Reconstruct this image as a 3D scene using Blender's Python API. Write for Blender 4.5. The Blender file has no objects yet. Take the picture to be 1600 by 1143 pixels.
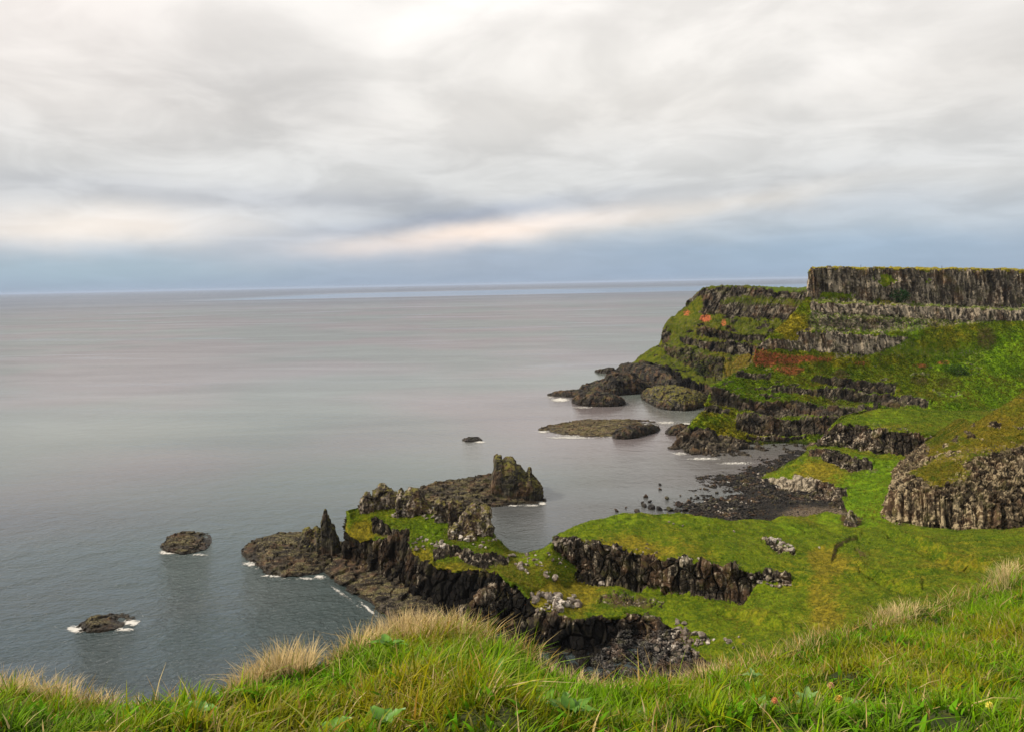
import bpy, math, random
import numpy as np
from mathutils import Matrix, Vector
from mathutils.bvhtree import BVHTree

rng = np.random.default_rng(7)
random.seed(7)
C = bpy.context.scene.collection

# ------------------------------------------------------------------ camera geometry
H = 80.0                      # eye height above the sea, metres
FPX = 1200.0                  # focal length in pixels of the 1600 px photograph
PITCH = math.atan((571.5 - 443.0) / FPX)
ROLL = math.atan(0.020)
_cp, _sp, _cr, _sr = math.cos(PITCH), math.sin(PITCH), math.cos(ROLL), math.sin(ROLL)
FWD = np.array([0, _cp, -_sp]); R0 = np.array([1., 0, 0]); U0 = np.array([0, _sp, _cp])
RT = _cr * R0 - _sr * U0
UP = _sr * R0 + _cr * U0
CAM = np.array([0, 0, H])

def ray(u, v):
    return FWD + (u - 800) / FPX * RT + (571.5 - v) / FPX * UP
def PZ(u, v, z):              # world point seen along (u, v) at height z
    r = ray(u, v); return CAM + r * ((z - H) / r[2])
def PD(u, v, d):              # world point seen along (u, v) at ground distance d
    r = ray(u, v); return CAM + r * (d / r[1])
def proj(P):
    q = P - CAM
    zz = np.maximum(q @ FWD, 1e-3)
    return 800 + FPX * (q @ RT) / zz, 571.5 - FPX * (q @ UP) / zz

# ------------------------------------------------------------------ numpy noise
_perm = rng.permutation(4096).astype(np.int64)
_grad = rng.normal(size=(4096, 3)); _grad /= np.linalg.norm(_grad, axis=1)[:, None]
_rnd = rng.random((4096, 4))

def _h(ix, iy, iz):
    return _perm[(_perm[(_perm[ix & 4095] + iy) & 4095] + iz) & 4095]

def perlin(P):
    P = np.asarray(P, float)
    i = np.floor(P).astype(np.int64); f = P - i
    w = f * f * f * (f * (f * 6 - 15) + 10)
    out = np.zeros(P.shape[:-1])
    for dx in (0, 1):
        for dy in (0, 1):
            for dz in (0, 1):
                g = _grad[_h(i[..., 0] + dx, i[..., 1] + dy, i[..., 2] + dz)]
                d = g[..., 0] * (f[..., 0] - dx) + g[..., 1] * (f[..., 1] - dy) + g[..., 2] * (f[..., 2] - dz)
                wx = w[..., 0] if dx else 1 - w[..., 0]
                wy = w[..., 1] if dy else 1 - w[..., 1]
                wz = w[..., 2] if dz else 1 - w[..., 2]
                out += d * wx * wy * wz
    return out * 1.5

def fbm(P, oct=4, gain=0.5):
    P = np.asarray(P, float)
    a, s, t = 1.0, 0.0, 0.0
    for k in range(oct):
        s = s + a * perlin(P + 17.3 * k); t += a; a *= gain; P = P * 2.03
    return s / t

def voronoi(P, jit=0.9):
    """distance to nearest, distance to second, random value of nearest cell"""
    P = np.asarray(P, float)
    i = np.floor(P).astype(np.int64); f = P - i
    f1 = np.full(P.shape[:-1], 9.0); f2 = f1.copy(); cid = np.zeros(P.shape[:-1], np.int64)
    for dx in (-1, 0, 1):
        for dy in (-1, 0, 1):
            for dz in (-1, 0, 1):
                k = _h(i[..., 0] + dx, i[..., 1] + dy, i[..., 2] + dz)
                r = _rnd[k]
                d = (dx + .5 + (r[..., 0] - .5) * jit - f[..., 0]) ** 2 + (dy + .5 + (r[..., 1] - .5) * jit - f[..., 1]) ** 2 + (dz + .5 + (r[..., 2] - .5) * jit - f[..., 2]) ** 2
                closer = d < f1
                f2 = np.where(closer, f1, np.minimum(f2, d))
                cid = np.where(closer, k, cid)
                f1 = np.where(closer, d, f1)
    return np.sqrt(f1), np.sqrt(f2), _rnd[cid, 3]

def sstep(a, b, x):
    t = np.clip((x - a) / (b - a), 0, 1); return t * t * (3 - 2 * t)

# ------------------------------------------------------------------ object helpers
def tag(o, label=None, cat=None, group=None, kind=None):
    if label: o['label'] = label
    if cat: o['category'] = cat
    if group: o['group'] = group
    if kind: o['kind'] = kind
    return o

def empty(name, loc):
    o = bpy.data.objects.new(name, None); o.empty_display_size = 0.2
    o.location = loc; C.objects.link(o); return o

def np_mesh(name, verts, quads, smooth=None, colors=None):
    me = bpy.data.meshes.new(name)
    nv, nf = len(verts), len(quads); k = quads.shape[1]
    me.vertices.add(nv); me.vertices.foreach_set('co', np.ascontiguousarray(verts, np.float32).ravel())
    me.loops.add(nf * k); me.polygons.add(nf)
    me.loops.foreach_set('vertex_index', np.ascontiguousarray(quads, np.int32).ravel())
    me.polygons.foreach_set('loop_start', np.arange(0, nf * k, k, dtype=np.int32))
    me.update(calc_edges=True)
    if smooth is not None:
        me.polygons.foreach_set('use_smooth', np.broadcast_to(np.asarray(smooth, bool), (nf,)).copy())
    for nm, c in (colors or {}).items():
        at = me.attributes.new(nm, 'FLOAT_COLOR', 'POINT')
        cc = np.ones((nv, 4), np.float32); cc[:, :3] = c
        at.data.foreach_set('color', cc.ravel())
    me.validate()
    return me

def link(name, me, mat, parent=None):
    o = bpy.data.objects.new(name, me)
    if mat: me.materials.append(mat)
    C.objects.link(o)
    if parent: o.parent = parent
    return o

def grid_quads(m, n):
    i = np.arange(m - 1)[:, None] * n + np.arange(n - 1)[None, :]
    i = i.ravel()
    return np.stack([i, i + 1, i + n + 1, i + n], 1)

# ------------------------------------------------------------------ node helpers
class NT:
    def __init__(s, tree): s.t = tree; s.n = tree.nodes; s.l = tree.links
    def new(s, kind, **kw):
        n = s.n.new(kind)
        for k, v in kw.items(): setattr(n, k, v)
        return n
    def put(s, sock, val):
        if val is None: return
        if hasattr(val, 'is_output') or isinstance(val, bpy.types.NodeSocket): s.l.new(val, sock)
        elif isinstance(val, (tuple, list)) and len(val) == 3 and sock.type == 'RGBA': sock.default_value = (*val, 1)
        else: sock.default_value = val
    def m(s, op, a, b=None, c=None, clamp=False):
        n = s.new('ShaderNodeMath', operation=op, use_clamp=clamp)
        for i, x in enumerate((a, b, c)): s.put(n.inputs[i], x)
        return n.outputs[0]
    def vm(s, op, a, b=None):
        n = s.new('ShaderNodeVectorMath', operation=op)
        s.put(n.inputs[0], a)
        if b is not None:
            if op == 'SCALE': s.put(n.inputs['Scale'], b)
            else: s.put(n.inputs[1], b)
        return n.outputs['Value'] if op in ('LENGTH', 'DOT_PRODUCT') else n.outputs[0]
    def mix(s, f, a, b, mode='MIX'):
        n = s.new('ShaderNodeMix', data_type='RGBA', blend_type=mode)
        s.put(n.inputs[0], f); s.put(n.inputs[6], a); s.put(n.inputs[7], b)
        return n.outputs[2]
    def rng(s, x, a, b, lo=0.0, hi=1.0, smooth=True):
        n = s.new('ShaderNodeMapRange', interpolation_type='SMOOTHSTEP' if smooth else 'LINEAR')
        s.put(n.inputs[0], x); n.inputs[1].default_value = a; n.inputs[2].default_value = b
        n.inputs[3].default_value = lo; n.inputs[4].default_value = hi
        return n.outputs[0]
    def noise(s, vec, scale, detail=4, rough=0.55, dist=0.0):
        n = s.new('ShaderNodeTexNoise'); s.put(n.inputs['Vector'], vec)
        n.inputs['Scale'].default_value = scale; n.inputs['Detail'].default_value = detail
        n.inputs['Roughness'].default_value = rough; n.inputs['Distortion'].default_value = dist
        return n.outputs['Fac']
    def vor(s, vec, scale, feature='F1', out='Distance'):
        n = s.new('ShaderNodeTexVoronoi', feature=feature); s.put(n.inputs['Vector'], vec)
        n.inputs['Scale'].default_value = scale
        return n.outputs[out]
    def comb(s, x, y, z):
        n = s.new('ShaderNodeCombineXYZ')
        for i, q in enumerate((x, y, z)): s.put(n.inputs[i], q)
        return n.outputs[0]
    def sep(s, v):
        n = s.new('ShaderNodeSeparateXYZ'); s.put(n.inputs[0], v); return n.outputs
    def bump(s, h, strength, dist):
        n = s.new('ShaderNodeBump'); s.put(n.inputs['Strength'], strength)
        n.inputs['Distance'].default_value = dist; s.put(n.inputs['Height'], h)
        return n.outputs[0]

def new_mat(name):
    m = bpy.data.materials.new(name); m.use_nodes = True
    t = NT(m.node_tree); t.n.clear()
    out = t.new('ShaderNodeOutputMaterial')
    return m, t, out

def principled(t, out, col, rough=0.8, normal=None, spec=0.3):
    b = t.new('ShaderNodeBsdfPrincipled')
    t.put(b.inputs['Base Color'], col); t.put(b.inputs['Roughness'], rough)
    b.inputs['Specular IOR Level'].default_value = spec
    if normal is not None: t.put(b.inputs['Normal'], normal)
    t.l.new(b.outputs[0], out.inputs[0])
    return b

# ------------------------------------------------------------------ materials
def rock_color(t, P, pale, lichen=0.5, rs=1.0, basalt=((.018, .015, .012), (.085, .068, .050)), pcol=(.42, .355, .265)):
    n1 = t.noise(P, 0.30 * rs, 4, .6); n2 = t.noise(P, 1.3 * rs, 5, .62)
    sx, sy, sz = t.sep(P)
    Ps = t.comb(sx, sy, t.m('MULTIPLY', sz, 0.14))
    ns = t.noise(Ps, .85 * rs, 4, .62)
    v = t.m('ADD', t.m('ADD', t.m('MULTIPLY', n1, .35), t.m('MULTIPLY', ns, .40)), t.m('MULTIPLY', n2, .25))
    c = t.mix(t.rng(v, .42, .60), basalt[0], basalt[1])
    c = t.mix(t.m('MULTIPLY', t.rng(t.noise(P, .16 * rs, 3), .50, .62), t.rng(v, .42, .56, .2, .9)), c, (.105, .060, .034))   # rusty weathering
    c = t.mix(t.m('MULTIPLY', t.rng(n1, .52, .66), .5), c, (.07, .07, .018))      # moss
    if not isinstance(pale, float):
        c = t.mix(t.rng(t.m('ADD', pale, t.m('MULTIPLY', t.m('SUBTRACT', n1, .5), .6)), .0, .45), (.010, .009, .008), c)  # low pale blackens basalt, both wet dark rock and shade painted in the cove
    lic = t.m('ADD', t.m('MULTIPLY', n2, .35), t.m('MULTIPLY', ns, .65))
    lic = t.m('ADD', lic, t.m('MULTIPLY', t.m('SUBTRACT', pale, .5), .22))
    lic = t.m('ADD', lic, t.m('MULTIPLY', t.m('SUBTRACT', t.noise(P, .11 * rs, 3), .5), .35))
    c = t.mix(t.m('MULTIPLY', t.rng(lic, .53, .62), lichen), c, pcol)
    return c, n2

def terrain_mat(name, lichen=.6, gscale=1.0, wet=1.4, rs=1.0, basalt=((.018, .015, .012), (.085, .068, .050)), pcol=(.42, .355, .265), tint=(1, 1, 1)):
    m, t, out = new_mat(name)
    geo = t.new('ShaderNodeNewGeometry'); P = geo.outputs['Position']
    def attr(nm):
        a = t.new('ShaderNodeAttribute'); a.attribute_name = nm
        s = t.new('ShaderNodeSeparateColor'); t.l.new(a.outputs['Color'], s.inputs[0]); return s.outputs
    rock, red, dry = attr('mask_a'); bare, pale, lush = attr('mask_b')
    n_big = t.noise(P, .045 * gscale, 4, .55); n_mid = t.noise(P, .33 * gscale, 4, .6); n_sm = t.noise(P, 1.9 * gscale, 5, .65)
    n_hum = t.noise(P, .9 * gscale, 4, .7, .6)
    gv = t.m('ADD', t.m('MULTIPLY', n_mid, .55), t.m('MULTIPLY', n_hum, .45))
    g = t.mix(t.rng(gv, .38, .62), (.040, .076, .005), (.112, .152, .007))
    g = t.mix(t.rng(n_sm, .50, .72), g, (.185, .20, .012))
    dm = t.m('ADD', dry, t.m('MULTIPLY', t.m('SUBTRACT', n_big, .5), 2.4))
    dm = t.m('ADD', dm, t.m('MULTIPLY', t.m('SUBTRACT', n_mid, .5), 1.8))
    dm = t.m('ADD', dm, t.m('MULTIPLY', t.m('SUBTRACT', n_sm, .5), 1.2))
    g = t.mix(t.m('MULTIPLY', t.rng(dm, .10, 1.0), .85), g, t.mix(t.rng(n_hum, .36, .64), (.095, .078, .010), (.25, .195, .018)))
    lm = t.rng(t.m('ADD', lush, t.m('MULTIPLY', t.m('SUBTRACT', n_mid, .5), 1.4)), .15, .9)
    g = t.mix(t.m('MULTIPLY', lm, .75), g, t.mix(t.rng(gv, .38, .62), (.055, .120, .005), (.135, .235, .008)))
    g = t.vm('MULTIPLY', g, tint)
    g = t.mix(t.rng(t.m('ADD', bare, t.m('MULTIPLY', t.m('SUBTRACT', n_sm, .5), 1.8)), .25, .85), g, t.mix(n_hum, (.05, .03, .016), (.13, .08, .042)))
    rc, n2 = rock_color(t, P, pale, lichen, rs, basalt=basalt, pcol=pcol)
    rm = t.rng(t.m('ADD', t.m('ADD', rock, t.m('MULTIPLY', t.m('SUBTRACT', n_sm, .5), 1.9)), t.m('MULTIPLY', t.m('SUBTRACT', n_hum, .5), 1.0)), .42, .56)
    c = t.mix(rm, g, rc)
    rd = t.rng(t.m('ADD', red, t.m('MULTIPLY', t.m('SUBTRACT', n_sm, .5), 2.2)), .38, .62)
    c = t.mix(rd, c, t.mix(t.rng(n_hum, .35, .65), (.20, .058, .026), (.46, .13, .055)))
    z = t.sep(P)[2]
    wm = t.rng(t.m('ADD', z, t.m('MULTIPLY', t.m('SUBTRACT', n_mid, .5), -2.2)), .3, wet, 1, 0)
    c = t.mix(t.m('MULTIPLY', wm, .8), c, (.022, .019, .015))
    hgt = t.m('ADD', t.m('MULTIPLY', n_sm, .6), t.m('MULTIPLY', t.noise(P, 5.5 * gscale, 4, .6), .4))
    nb = t.bump(hgt, 1.0, .55)
    principled(t, out, c, t.rng(wm, 0, 1, .95, .5), nb, .06)
    return m

def rock_mat(name, lichen=.6, basalt=((.022, .019, .016), (.085, .068, .052)), pcol=(.36, .31, .25), pale=.5, olive=0.0, wet=1.6, topmoss=0.0, obj=False, tone=False, rs=1.0):
    m, t, out = new_mat(name)
    geo = t.new('ShaderNodeNewGeometry'); P = geo.outputs['Position']
    c, n2 = rock_color(t, P, pale, lichen, rs, basalt=basalt, pcol=pcol)
    if tone:
        info = t.new('ShaderNodeObjectInfo')
        c = t.mix(t.rng(info.outputs['Random'], 0, 1, 0, .55), c, (.10, .08, .065))
    nz = t.sep(geo.outputs['Normal'])[2]
    nm = t.noise(P, .6, 4, .6); nf = t.noise(P, 2.6, 4, .65)
    if olive:
        lay = t.noise(t.comb(t.m('MULTIPLY', t.sep(P)[0], .22), t.m('MULTIPLY', t.sep(P)[1], 1.0), t.m('MULTIPLY', t.sep(P)[2], 1.6)), .42, 4, .62, .8)
        ov = t.m('MULTIPLY', t.rng(nz, .35, .85), t.rng(t.m('ADD', lay, t.m('MULTIPLY', t.m('SUBTRACT', nf, .5), .5)), .50, .64))
        c = t.mix(t.m('MULTIPLY', ov, olive), c, t.mix(t.rng(nf, .45, .7), (.085, .068, .022), (.30, .26, .15)))
    if topmoss:
        mv = t.m('MULTIPLY', t.rng(nz, .35, .8), t.rng(nm, .40, .55))
        c = t.mix(t.m('MULTIPLY', mv, topmoss), c, t.mix(nf, (.10, .10, .012), (.18, .15, .02)))
    z = t.sep(P)[2]
    wm = t.rng(t.m('ADD', z, t.m('MULTIPLY', t.m('SUBTRACT', nm, .5), -1.8)), .2, wet, 1, 0)
    c = t.mix(t.m('MULTIPLY', wm, .8), c, (.02, .016, .012))
    nb = t.bump(t.m('ADD', t.m('MULTIPLY', nf, .5), t.m('MULTIPLY', t.noise(P, 7, 4, .6), .5)), .7, .2)
    principled(t, out, c, t.rng(wm, 0, 1, .9, .4), nb, .15)
    return m

def water_mat():
    m, t, out = new_mat('sea_water')
    geo = t.new('ShaderNodeNewGeometry'); P = geo.outputs['Position']
    dist = t.vm('LENGTH', P)
    x, y, z = t.sep(P)
    Pw = t.comb(t.m('ADD', t.m('MULTIPLY', x, .9), t.m('MULTIPLY', y, .35)), t.m('SUBTRACT', t.m('MULTIPLY', y, 1.25), t.m('MULTIPLY', x, .3)), 0.0)
    w1 = t.noise(Pw, .62, 4, .62, .5)
    w2 = t.noise(Pw, .10, 3, .5, .3)
    w3 = t.noise(t.vm('SCALE', Pw, 1.0), .018, 3, .5)
    fade = t.m('MULTIPLY', t.rng(dist, 160, 560, 1, .12), t.rng(t.vm('LENGTH', t.vm('SUBTRACT', P, (45., 330., 0.))), 60, 190, .45, 1))
    slick = t.noise(t.comb(t.m('MULTIPLY', x, .22), y, 0.0), .0085, 4, .5, .8)
    slk = t.rng(slick, .40, .62, .45, 1)
    h = t.m('ADD', t.m('MULTIPLY', w1, 1.0), t.m('MULTIPLY', w2, 2.2))
    far = t.noise(t.comb(t.m('MULTIPLY', x, .08), y, 0.0), .0011, 3, .5, .3)
    nb = t.bump(h, t.m('MULTIPLY', t.m('MULTIPLY', fade, slk), .95), 1.15)
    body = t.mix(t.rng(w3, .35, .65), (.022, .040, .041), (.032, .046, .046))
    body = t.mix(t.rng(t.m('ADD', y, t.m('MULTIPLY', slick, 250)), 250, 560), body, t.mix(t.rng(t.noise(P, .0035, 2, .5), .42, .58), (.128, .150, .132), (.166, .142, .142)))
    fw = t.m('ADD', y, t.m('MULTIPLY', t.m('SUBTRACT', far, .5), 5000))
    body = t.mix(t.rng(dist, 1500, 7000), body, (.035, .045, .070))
    strip = t.m('MULTIPLY', t.rng(fw, 4600, 6200), t.rng(fw, 8200, 11000, 1, 0))  # far band of sunlight on the sea, put in by roughness and reflectance
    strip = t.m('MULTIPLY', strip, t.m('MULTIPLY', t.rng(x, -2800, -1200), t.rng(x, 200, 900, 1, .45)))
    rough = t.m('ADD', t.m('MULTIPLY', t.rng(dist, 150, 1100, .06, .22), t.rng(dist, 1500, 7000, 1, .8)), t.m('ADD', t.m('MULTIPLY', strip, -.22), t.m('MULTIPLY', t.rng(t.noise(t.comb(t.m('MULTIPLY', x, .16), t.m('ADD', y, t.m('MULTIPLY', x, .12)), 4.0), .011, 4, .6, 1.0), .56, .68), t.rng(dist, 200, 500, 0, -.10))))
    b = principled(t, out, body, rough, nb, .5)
    df = t.new('ShaderNodeBsdfDiffuse'); df.inputs[0].default_value = (.064, .054, .062, 1)  # dark colour mixed in with distance, standing in for shadowing between waves
    chop = t.noise(t.comb(t.m('MULTIPLY', x, .35), t.m('ADD', y, t.m('MULTIPLY', x, .10)), 7.0), .016, 5, .62, .8)
    chf = t.noise(t.comb(t.m('MULTIPLY', x, .15), y, 2.0), .0018, 4, .6, .5)
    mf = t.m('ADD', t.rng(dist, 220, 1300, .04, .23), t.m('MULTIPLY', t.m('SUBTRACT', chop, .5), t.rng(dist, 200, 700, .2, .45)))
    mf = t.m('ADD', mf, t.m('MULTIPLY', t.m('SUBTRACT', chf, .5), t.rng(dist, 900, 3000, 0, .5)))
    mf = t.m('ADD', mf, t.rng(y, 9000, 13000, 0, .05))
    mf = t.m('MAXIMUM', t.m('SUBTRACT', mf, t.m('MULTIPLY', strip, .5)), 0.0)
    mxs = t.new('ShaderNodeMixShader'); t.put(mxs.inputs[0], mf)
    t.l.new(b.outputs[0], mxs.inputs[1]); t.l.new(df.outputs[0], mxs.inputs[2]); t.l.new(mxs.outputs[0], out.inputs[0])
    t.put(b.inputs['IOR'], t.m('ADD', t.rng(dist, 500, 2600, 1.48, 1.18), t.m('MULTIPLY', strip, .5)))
    return m

def foam_mat():
    m, t, out = new_mat('foam')
    geo = t.new('ShaderNodeNewGeometry'); P = geo.outputs['Position']
    at = t.new('ShaderNodeAttribute'); at.attribute_name = 'mask_a'
    s = t.new('ShaderNodeSeparateColor'); t.l.new(at.outputs['Color'], s.inputs[0])
    n = t.m('ADD', t.m('MULTIPLY', t.noise(P, .55, 5, .68, 1.2), .7), t.m('MULTIPLY', t.noise(P, 2.2, 3, .6), .3))
    a = t.rng(t.m('ADD', n, t.m('MULTIPLY', s.outputs[0], .42)), .71, .90)
    b = t.new('ShaderNodeBsdfDiffuse'); b.inputs[0].default_value = (.55, .53, .49, 1)
    tr = t.new('ShaderNodeBsdfTransparent'); mx = t.new('ShaderNodeMixShader')
    t.l.new(a, mx.inputs[0]); t.l.new(tr.outputs[0], mx.inputs[1]); t.l.new(b.outputs[0], mx.inputs[2])
    t.l.new(mx.outputs[0], out.inputs[0])
    return m

def blade_mat(name, trans=.35):
    m, t, out = new_mat(name)
    at = t.new('ShaderNodeAttribute'); at.attribute_name = 'tint'
    d = t.new('ShaderNodeBsdfPrincipled'); t.l.new(at.outputs['Color'], d.inputs['Base Color'])
    d.inputs['Roughness'].default_value = .6; d.inputs['Specular IOR Level'].default_value = .04
    tr = t.new('ShaderNodeBsdfTranslucent'); t.l.new(at.outputs['Color'], tr.inputs[0])
    mx = t.new('ShaderNodeMixShader'); mx.inputs[0].default_value = trans
    t.l.new(d.outputs[0], mx.inputs[1]); t.l.new(tr.outputs[0], mx.inputs[2])
    t.l.new(mx.outputs[0], out.inputs[0])
    return m

def simple_mat(name, a, b, scale, rough=.8, bump=.3):
    m, t, out = new_mat(name)
    P = t.new('ShaderNodeNewGeometry').outputs['Position']
    n = t.noise(P, scale, 4, .6)
    principled(t, out, t.mix(t.rng(n, .35, .65), a, b), rough, t.bump(n, bump, .05))
    return m

M_TERR = terrain_mat('turf_and_basalt', .75, tint=(1.14, 1.10, 1))
M_HEAD = terrain_mat('headland_turf_and_basalt', .75, .8, 2.5, .6, ((.040, .033, .025), (.175, .142, .104)), (.38, .315, .23), (1.45, 1.42, 1))
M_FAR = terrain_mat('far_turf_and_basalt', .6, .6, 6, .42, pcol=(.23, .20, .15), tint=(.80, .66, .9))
M_KNOLL = terrain_mat('columnar_turf_and_basalt', .9, rs=.8, basalt=((.024, .018, .012), (.16, .12, .075)), pcol=(.36, .285, .175), tint=(1.0, .88, .9))
M_SKERRY = rock_mat('wave_washed_rock', .12, olive=.75, wet=1.2, basalt=((.011, .009, .007), (.050, .038, .025)))
M_REEF = rock_mat('golden_reef_rock', .15, olive=1.0, wet=.4, basalt=((.02, .015, .010), (.10, .072, .036)))
M_STACK = rock_mat('sea_stack_rock', .12, basalt=((.02, .018, .015), (.07, .06, .042)), topmoss=.7, olive=.2)
M_CRAG = rock_mat('weathered_crag_rock', .85, basalt=((.024, .019, .015), (.12, .09, .07)), pcol=(.36, .30, .24), pale=.52, topmoss=.6)
M_DARK = rock_mat('black_sea_rock', .08, basalt=((.010, .009, .009), (.042, .035, .029)), olive=.12, wet=3)
M_BOULDER = rock_mat('pale_boulder_stone', .75, basalt=((.11, .09, .073), (.28, .235, .195)), pcol=(.56, .50, .43), pale=.64, wet=.4, tone=True)
M_WETBOULD = rock_mat('wet_boulder_stone', .08, basalt=((.014, .013, .013), (.045, .04, .038)), wet=.8)

# ------------------------------------------------------------------ loft: a terrain sheet through measured edge lines
BVH = {}
TUFTS = []
def rail_points(rail, n):
    mode, pts = rail
    if mode == 'w':
        return np.array(pts)
    pts = sorted(pts, key=lambda p: p[0])
    uu = np.array([p[0] for p in pts], float)
    W = np.array([PZ(*p) if mode == 'z' else PD(*p) for p in pts])
    s = (uu - uu[0]) / (uu[-1] - uu[0]); q = np.linspace(0, 1, n)
    out = np.stack([np.interp(q, s, W[:, k]) for k in range(3)], 1)
    k = max(3, n // 60) | 1
    pad = np.concatenate([np.repeat(out[:1], k, 0) + (np.arange(-k, 0)[:, None]) * (out[1] - out[0]), out, np.repeat(out[-1:], k, 0) + (np.arange(1, k + 1)[:, None]) * (out[-1] - out[-2])])
    ker = np.hanning(k + 2)[1:-1]; ker /= ker.sum()
    return np.stack([np.convolve(pad[:, j], ker, 'same')[k:-k] for j in range(3)], 1)

def curve(pts, u):
    pts = sorted(pts); a = np.array(pts, float)
    return np.interp(u, a[:, 0], a[:, 1], left=np.nan, right=np.nan)

def loft(name, rails, types, rows, nu, mat, wrapL=(), wrapR=(), feats=(), rock_amp=1.0, grass_amp=1.0, block=2.2, colsz=1.4, col_amp=0.8, zsq=.35, dry0=0.0, pale0=0.5, outcrop=0.0, tufts=0, tuft_h=.5, fold=0.0, small=1.0, gridarc=False, segamp=1.0, slant=0.0, crack=.7, backrail=None, seed=0):
    R = [rail_points(r, nu) for r in rails]
    full = []
    for r in R:
        L = [r[0] + np.array(w) for w in reversed(wrapL)]
        Rr = [r[-1] + np.array(w) for w in wrapR]
        def seg(a, b, k): return [a + (b - a) * (i / k) for i in range(k)]
        left = []
        chain = L + [r[0]]
        for a, b in zip(chain[:-1], chain[1:]): left += seg(a, b, 24)
        right = []
        chain = [r[-1]] + Rr
        for a, b in zip(chain[:-1], chain[1:]): right += [a + (b - a) * ((i + 1) / 16) for i in range(16)]
        parts = ([np.array(left)] if left else []) + [r] + ([np.array(right)] if right else [])
        full.append(np.concatenate(parts))
    R = full
    rowsP, tt = [], []
    for k in range(len(R) - 1):
        n = rows[k]
        for i in range(n + (1 if k == len(R) - 2 else 0)):
            f = i / n; rowsP.append(R[k] * (1 - f) + R[k + 1] * f); tt.append(k + f)
    P = np.array(rowsP); tt = np.array(tt)
    m, n = P.shape[:2]
    S = P.copy()
    for _ in range(3):
        S[1:-1] = (S[:-2] + 2 * S[1:-1] + S[2:]) / 4
    du = np.gradient(S, axis=1); dv = np.gradient(S, axis=0)
    N = np.cross(du, dv); N /= np.maximum(np.linalg.norm(N, axis=2), 1e-9)[..., None]
    flip = np.mean(np.sum(N * (CAM - P), 2)) < 0
    if flip: N = -N
    so = seed * 31.7
    nz1 = fbm((P + so) / 6, 3); nz2 = fbm((P - so) / 1.7, 3)
    tj = np.clip(tt[:, None] + .30 * nz1 + .15 * nz2, 0, len(types) - 1e-4)
    band = tj.astype(int)
    rock = np.array([1.0 if c in 'rck' else 0.0 for c in types])[band]
    columnar = np.array([1.0 if c == 'c' else 0.0 for c in types])[band]
    red = np.zeros((m, n)); dry = np.full((m, n), dry0); bare = np.zeros((m, n)); pale = np.full((m, n), pale0); lush = np.zeros((m, n))
    lip = np.zeros((m, n))
    u, v = proj(P)
    d = np.maximum(P[..., 1], 20)
    wob = (1.0 * nz1 + .9 * nz2 + 1.5 * fbm((P + 2 * so) / 17, 2))
    SOFT = {'red': 7, 'talus': 7, 'grass': 5, 'pale': 6, 'bare': 3.5}
    if outcrop:
        sn = fbm(P * np.array([1 / 9, 1 / 9, 1 / (1.1 * max(1, block / 3))]) + so, 3) + .5 * fbm(P / 14 + so, 2)
        rock = np.maximum(rock, outcrop * sstep(.16, .42, sn))
    for ft in feats:
        kind = ft[0]
        if kind == 'ell':
            _, what, cu, cv, ru, rv, s = ft
            q = ((u - cu) / ru) ** 2 + ((v - cv) / rv) ** 2
            msk = (sstep(1.35, .65, q + 1.6 * wob) if what in ('rock', 'grass') else sstep(1.9, .1, q + .9 * wob)) * s
        else:
            _, what, top, bot, lipm = ft[:5]; s_ = ft[5] if len(ft) > 5 else 1.0
            pxm = FPX / d
            vt = curve(top, u); vb = curve(bot, u)
            ok = ~(np.isnan(vt) | np.isnan(vb))
            vt = np.where(ok, vt, 0); vb = np.where(ok, vb, -1)
            vw = v + wob * np.clip(.9 * pxm, 2, 7)
            hgt = np.maximum(vb - vt, 1e-3)
            f = (vw - vt) / hgt
            msk = np.where(ok, sstep(-SOFT.get(what, 2.4), SOFT.get(what, 2.4), np.minimum(np.minimum(vw - vt, vb - vw), np.minimum(u - top[0][0], top[-1][0] - u) + wob * 6)), 0.0) * s_
            if lipm:
                up = np.where(ok & (f <= 0), np.clip(1 - (vt - vw) / 14, 0, 1), 0)
                dn = np.where(ok & (f >= 1), np.clip(1 - (vw - vb) / 14, 0, 1), 0)
                lip += lipm * (np.where(ok & (f > 0) & (f < 1), .5 - f, 0) + .5 * up * up - .5 * dn * dn)
        if what == 'rock': rock = np.maximum(rock, msk)
        elif what == 'col': rock = np.maximum(rock, msk); columnar = np.maximum(columnar, msk)
        elif what == 'grass': rock = rock * (1 - msk)
        elif what == 'talus': rock = np.maximum(rock, .52 * msk); pale = pale + .16 * msk
        elif what == 'red': red = np.maximum(red, msk); rock = rock * (1 - .6 * msk)
        elif what == 'dry': dry = dry + msk
        elif what == 'bare': bare = np.maximum(bare, msk)
        elif what == 'pale': pale = pale + msk
        elif what == 'lush': lush = np.maximum(lush, msk)
    # displacement
    Q = P + .6 * np.stack([perlin(P / 3.1 + 5), perlin(P / 3.1 + 50), perlin(P / 3.1 + 90)], -1)
    b1, b2, c1 = voronoi(Q * np.array([1, 1, zsq]) / block + so)
    f1, f2, c2 = voronoi(Q * np.array([1, 1, .6]) / (block * .42) + so)
    Z = np.zeros(P.shape); mid = P[:, 24:-16] if n > 80 else P
    ev = mid[:, -1].mean(0) - mid[:, 0].mean(0); ev[2] = 0; ev /= np.linalg.norm(ev)
    arc = P @ ev
    if gridarc:
        mm_ = P[:max(2, m * 2 // 3)].mean(0); arc = np.concatenate([[0], np.cumsum(np.linalg.norm(np.diff(mm_[:, :2], axis=0), axis=1))])[None, :] + 0 * P[..., 0]
    arc = arc + 1.1 * colsz * fbm(np.stack([arc / (colsz * 4.5), P[..., 2] / 60, band * 2.0], -1), 2)
    Z[..., 0] = (arc + slant * P[..., 2] + .14 * (Q - P)[..., 0]) / colsz; Z[..., 1] = band * 3.7; Z[..., 2] = .5
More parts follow.
